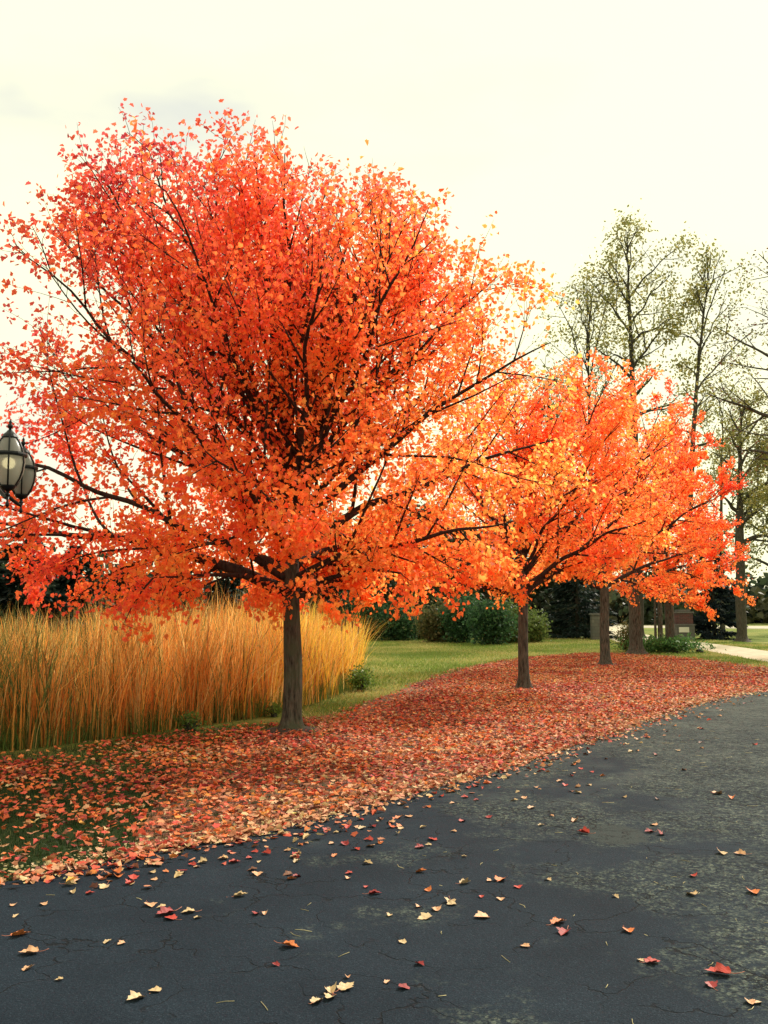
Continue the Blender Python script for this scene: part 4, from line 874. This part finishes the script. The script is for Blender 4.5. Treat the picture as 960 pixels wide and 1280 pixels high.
def lantern(pos, scale, lit, d):
    """six ribs, curved panes; pos = underside of the body"""
    p = pos - post; S = scale
    body = [(.060, .0), (.092, .05), (.112, .11), (.121, .175), (.116, .225)]           # lower panes
    top = [(.112, .245), (.102, .285), (.080, .33), (.056, .365)]                         # upper panes
    bm = bmesh.new(); c = (p.x, p.y, p.z)
    def PR(pr, g=0): return [((r + g) * S, z * S) for r, z in pr]
    lathe(bm, PR([(.012, -.085), (.020, -.07), (.012, -.055), (.014, -.045), (.045, -.03), (.058, -.008), (.058, .004), (.048, .006)]), 18, c)
    lathe(bm, PR([(.114, .218), (.130, .222), (.133, .236), (.130, .25), (.110, .252)]), 18, c)
    lathe(bm, PR([(.060, .36), (.062, .372), (.050, .392), (.028, .412), (.018, .425), (.012, .43)]), 18, c)
    for k in range(6):
        a = math.pi / 6 + k * math.pi / 3 + .35
        for pr in (body, top):
            tb_ = [(c[0] + (r + .002) * S * math.cos(a), c[1] + (r + .002) * S * math.sin(a), c[2] + z * S) for r, z in pr]
            for A_, B_ in zip(tb_, tb_[1:]):
                A_, B_ = Vector(A_), Vector(B_); mid = (A_ + B_) / 2; dd2 = (B_ - A_)
                mt = Matrix.Translation(mid) @ dd2.to_track_quat('Z', 'Y').to_matrix().to_4x4() @ Matrix.Diagonal((.012 * S, .012 * S, dd2.length * 1.06, 1))
                bmesh.ops.create_cube(bm, size=1, matrix=mt)
    fr_ = bm_obj('lantern', bm, M_IRON, lamp)
    bm = bmesh.new(); lathe(bm, PR([(.010, .42), (.011, .44), (.020, .452), (.020, .466), (.009, .478), (.013, .488), (.006, .503), (.001, .515)]), 12, c); bm_obj('finial', bm, M_IRON, fr_, True)
    bm = bmesh.new()
    for pr in (body, top):
        rings = [[bm.verts.new((c[0] + r * S * math.cos(2 * math.pi * k / 24), c[1] + r * S * math.sin(2 * math.pi * k / 24), c[2] + z * S)) for k in range(24)] for r, z in PR2(pr)]
        for A_, B_ in zip(rings, rings[1:]):
            for k in range(24): bm.faces.new((A_[k], A_[(k + 1) % 24], B_[(k + 1) % 24], B_[k]))
    bm_obj('glass', bm, M_FROST, fr_, True)
    bm = bmesh.new(); bmesh.ops.create_uvsphere(bm, u_segments=14, v_segments=10, radius=.032 * S, matrix=Matrix.Translation((c[0], c[1], c[2] + .17 * S)) @ Matrix.Diagonal((1, 1, 1.25, 1))); bm_obj('bulb', bm, M_BULB if lit else M_BULB0, fr_, True)
    # scrolled arm from the post to under the lantern
    tb_ = Tubes(); e_ = Vector((p.x, p.y, p.z - .08 * S)); h_ = Vector((e_.x, e_.y, 0)); 
    pts = [Vector((0, 0, 2.60)), h_ * .3 + Vector((0, 0, 2.60)), h_ * .7 + Vector((0, 0, 2.46)), h_ * .97 + Vector((0, 0, e_.z - .02)), e_]
    q_ = smooth_line(pts, 2); tb_.add([tuple(x) for x in q_], [.014] * len(q_), 8)
    pts = [Vector((0, 0, 2.36)), h_ * .25 + Vector((0, 0, 2.36)), h_ * .45 + Vector((0, 0, 2.44)), h_ * .48 + Vector((0, 0, 2.53))]; q_ = smooth_line(pts, 2); tb_.add([tuple(x) for x in q_], [.009] * len(q_), 6)
    tb_.build('arm', M_IRON, lamp)
    bm = bmesh.new(); lathe(bm, [(.004, -.17 * S), (.013, -.155 * S), (.013, -.135 * S), (.006, -.12 * S), (.012, -.09 * S)], 10, c); bm_obj('drop_finial', bm, M_IRON, fr_, True)
def PR2(pr): return [(r - .001, z) for r, z in pr]
p1 = at(10, 606, 6.4); p1.z = zb; lantern(p1, .88, True, 0)
p2 = at(27, 612, 7.25); p2.z = zb + .04; lantern(p2, .86, False, 0)
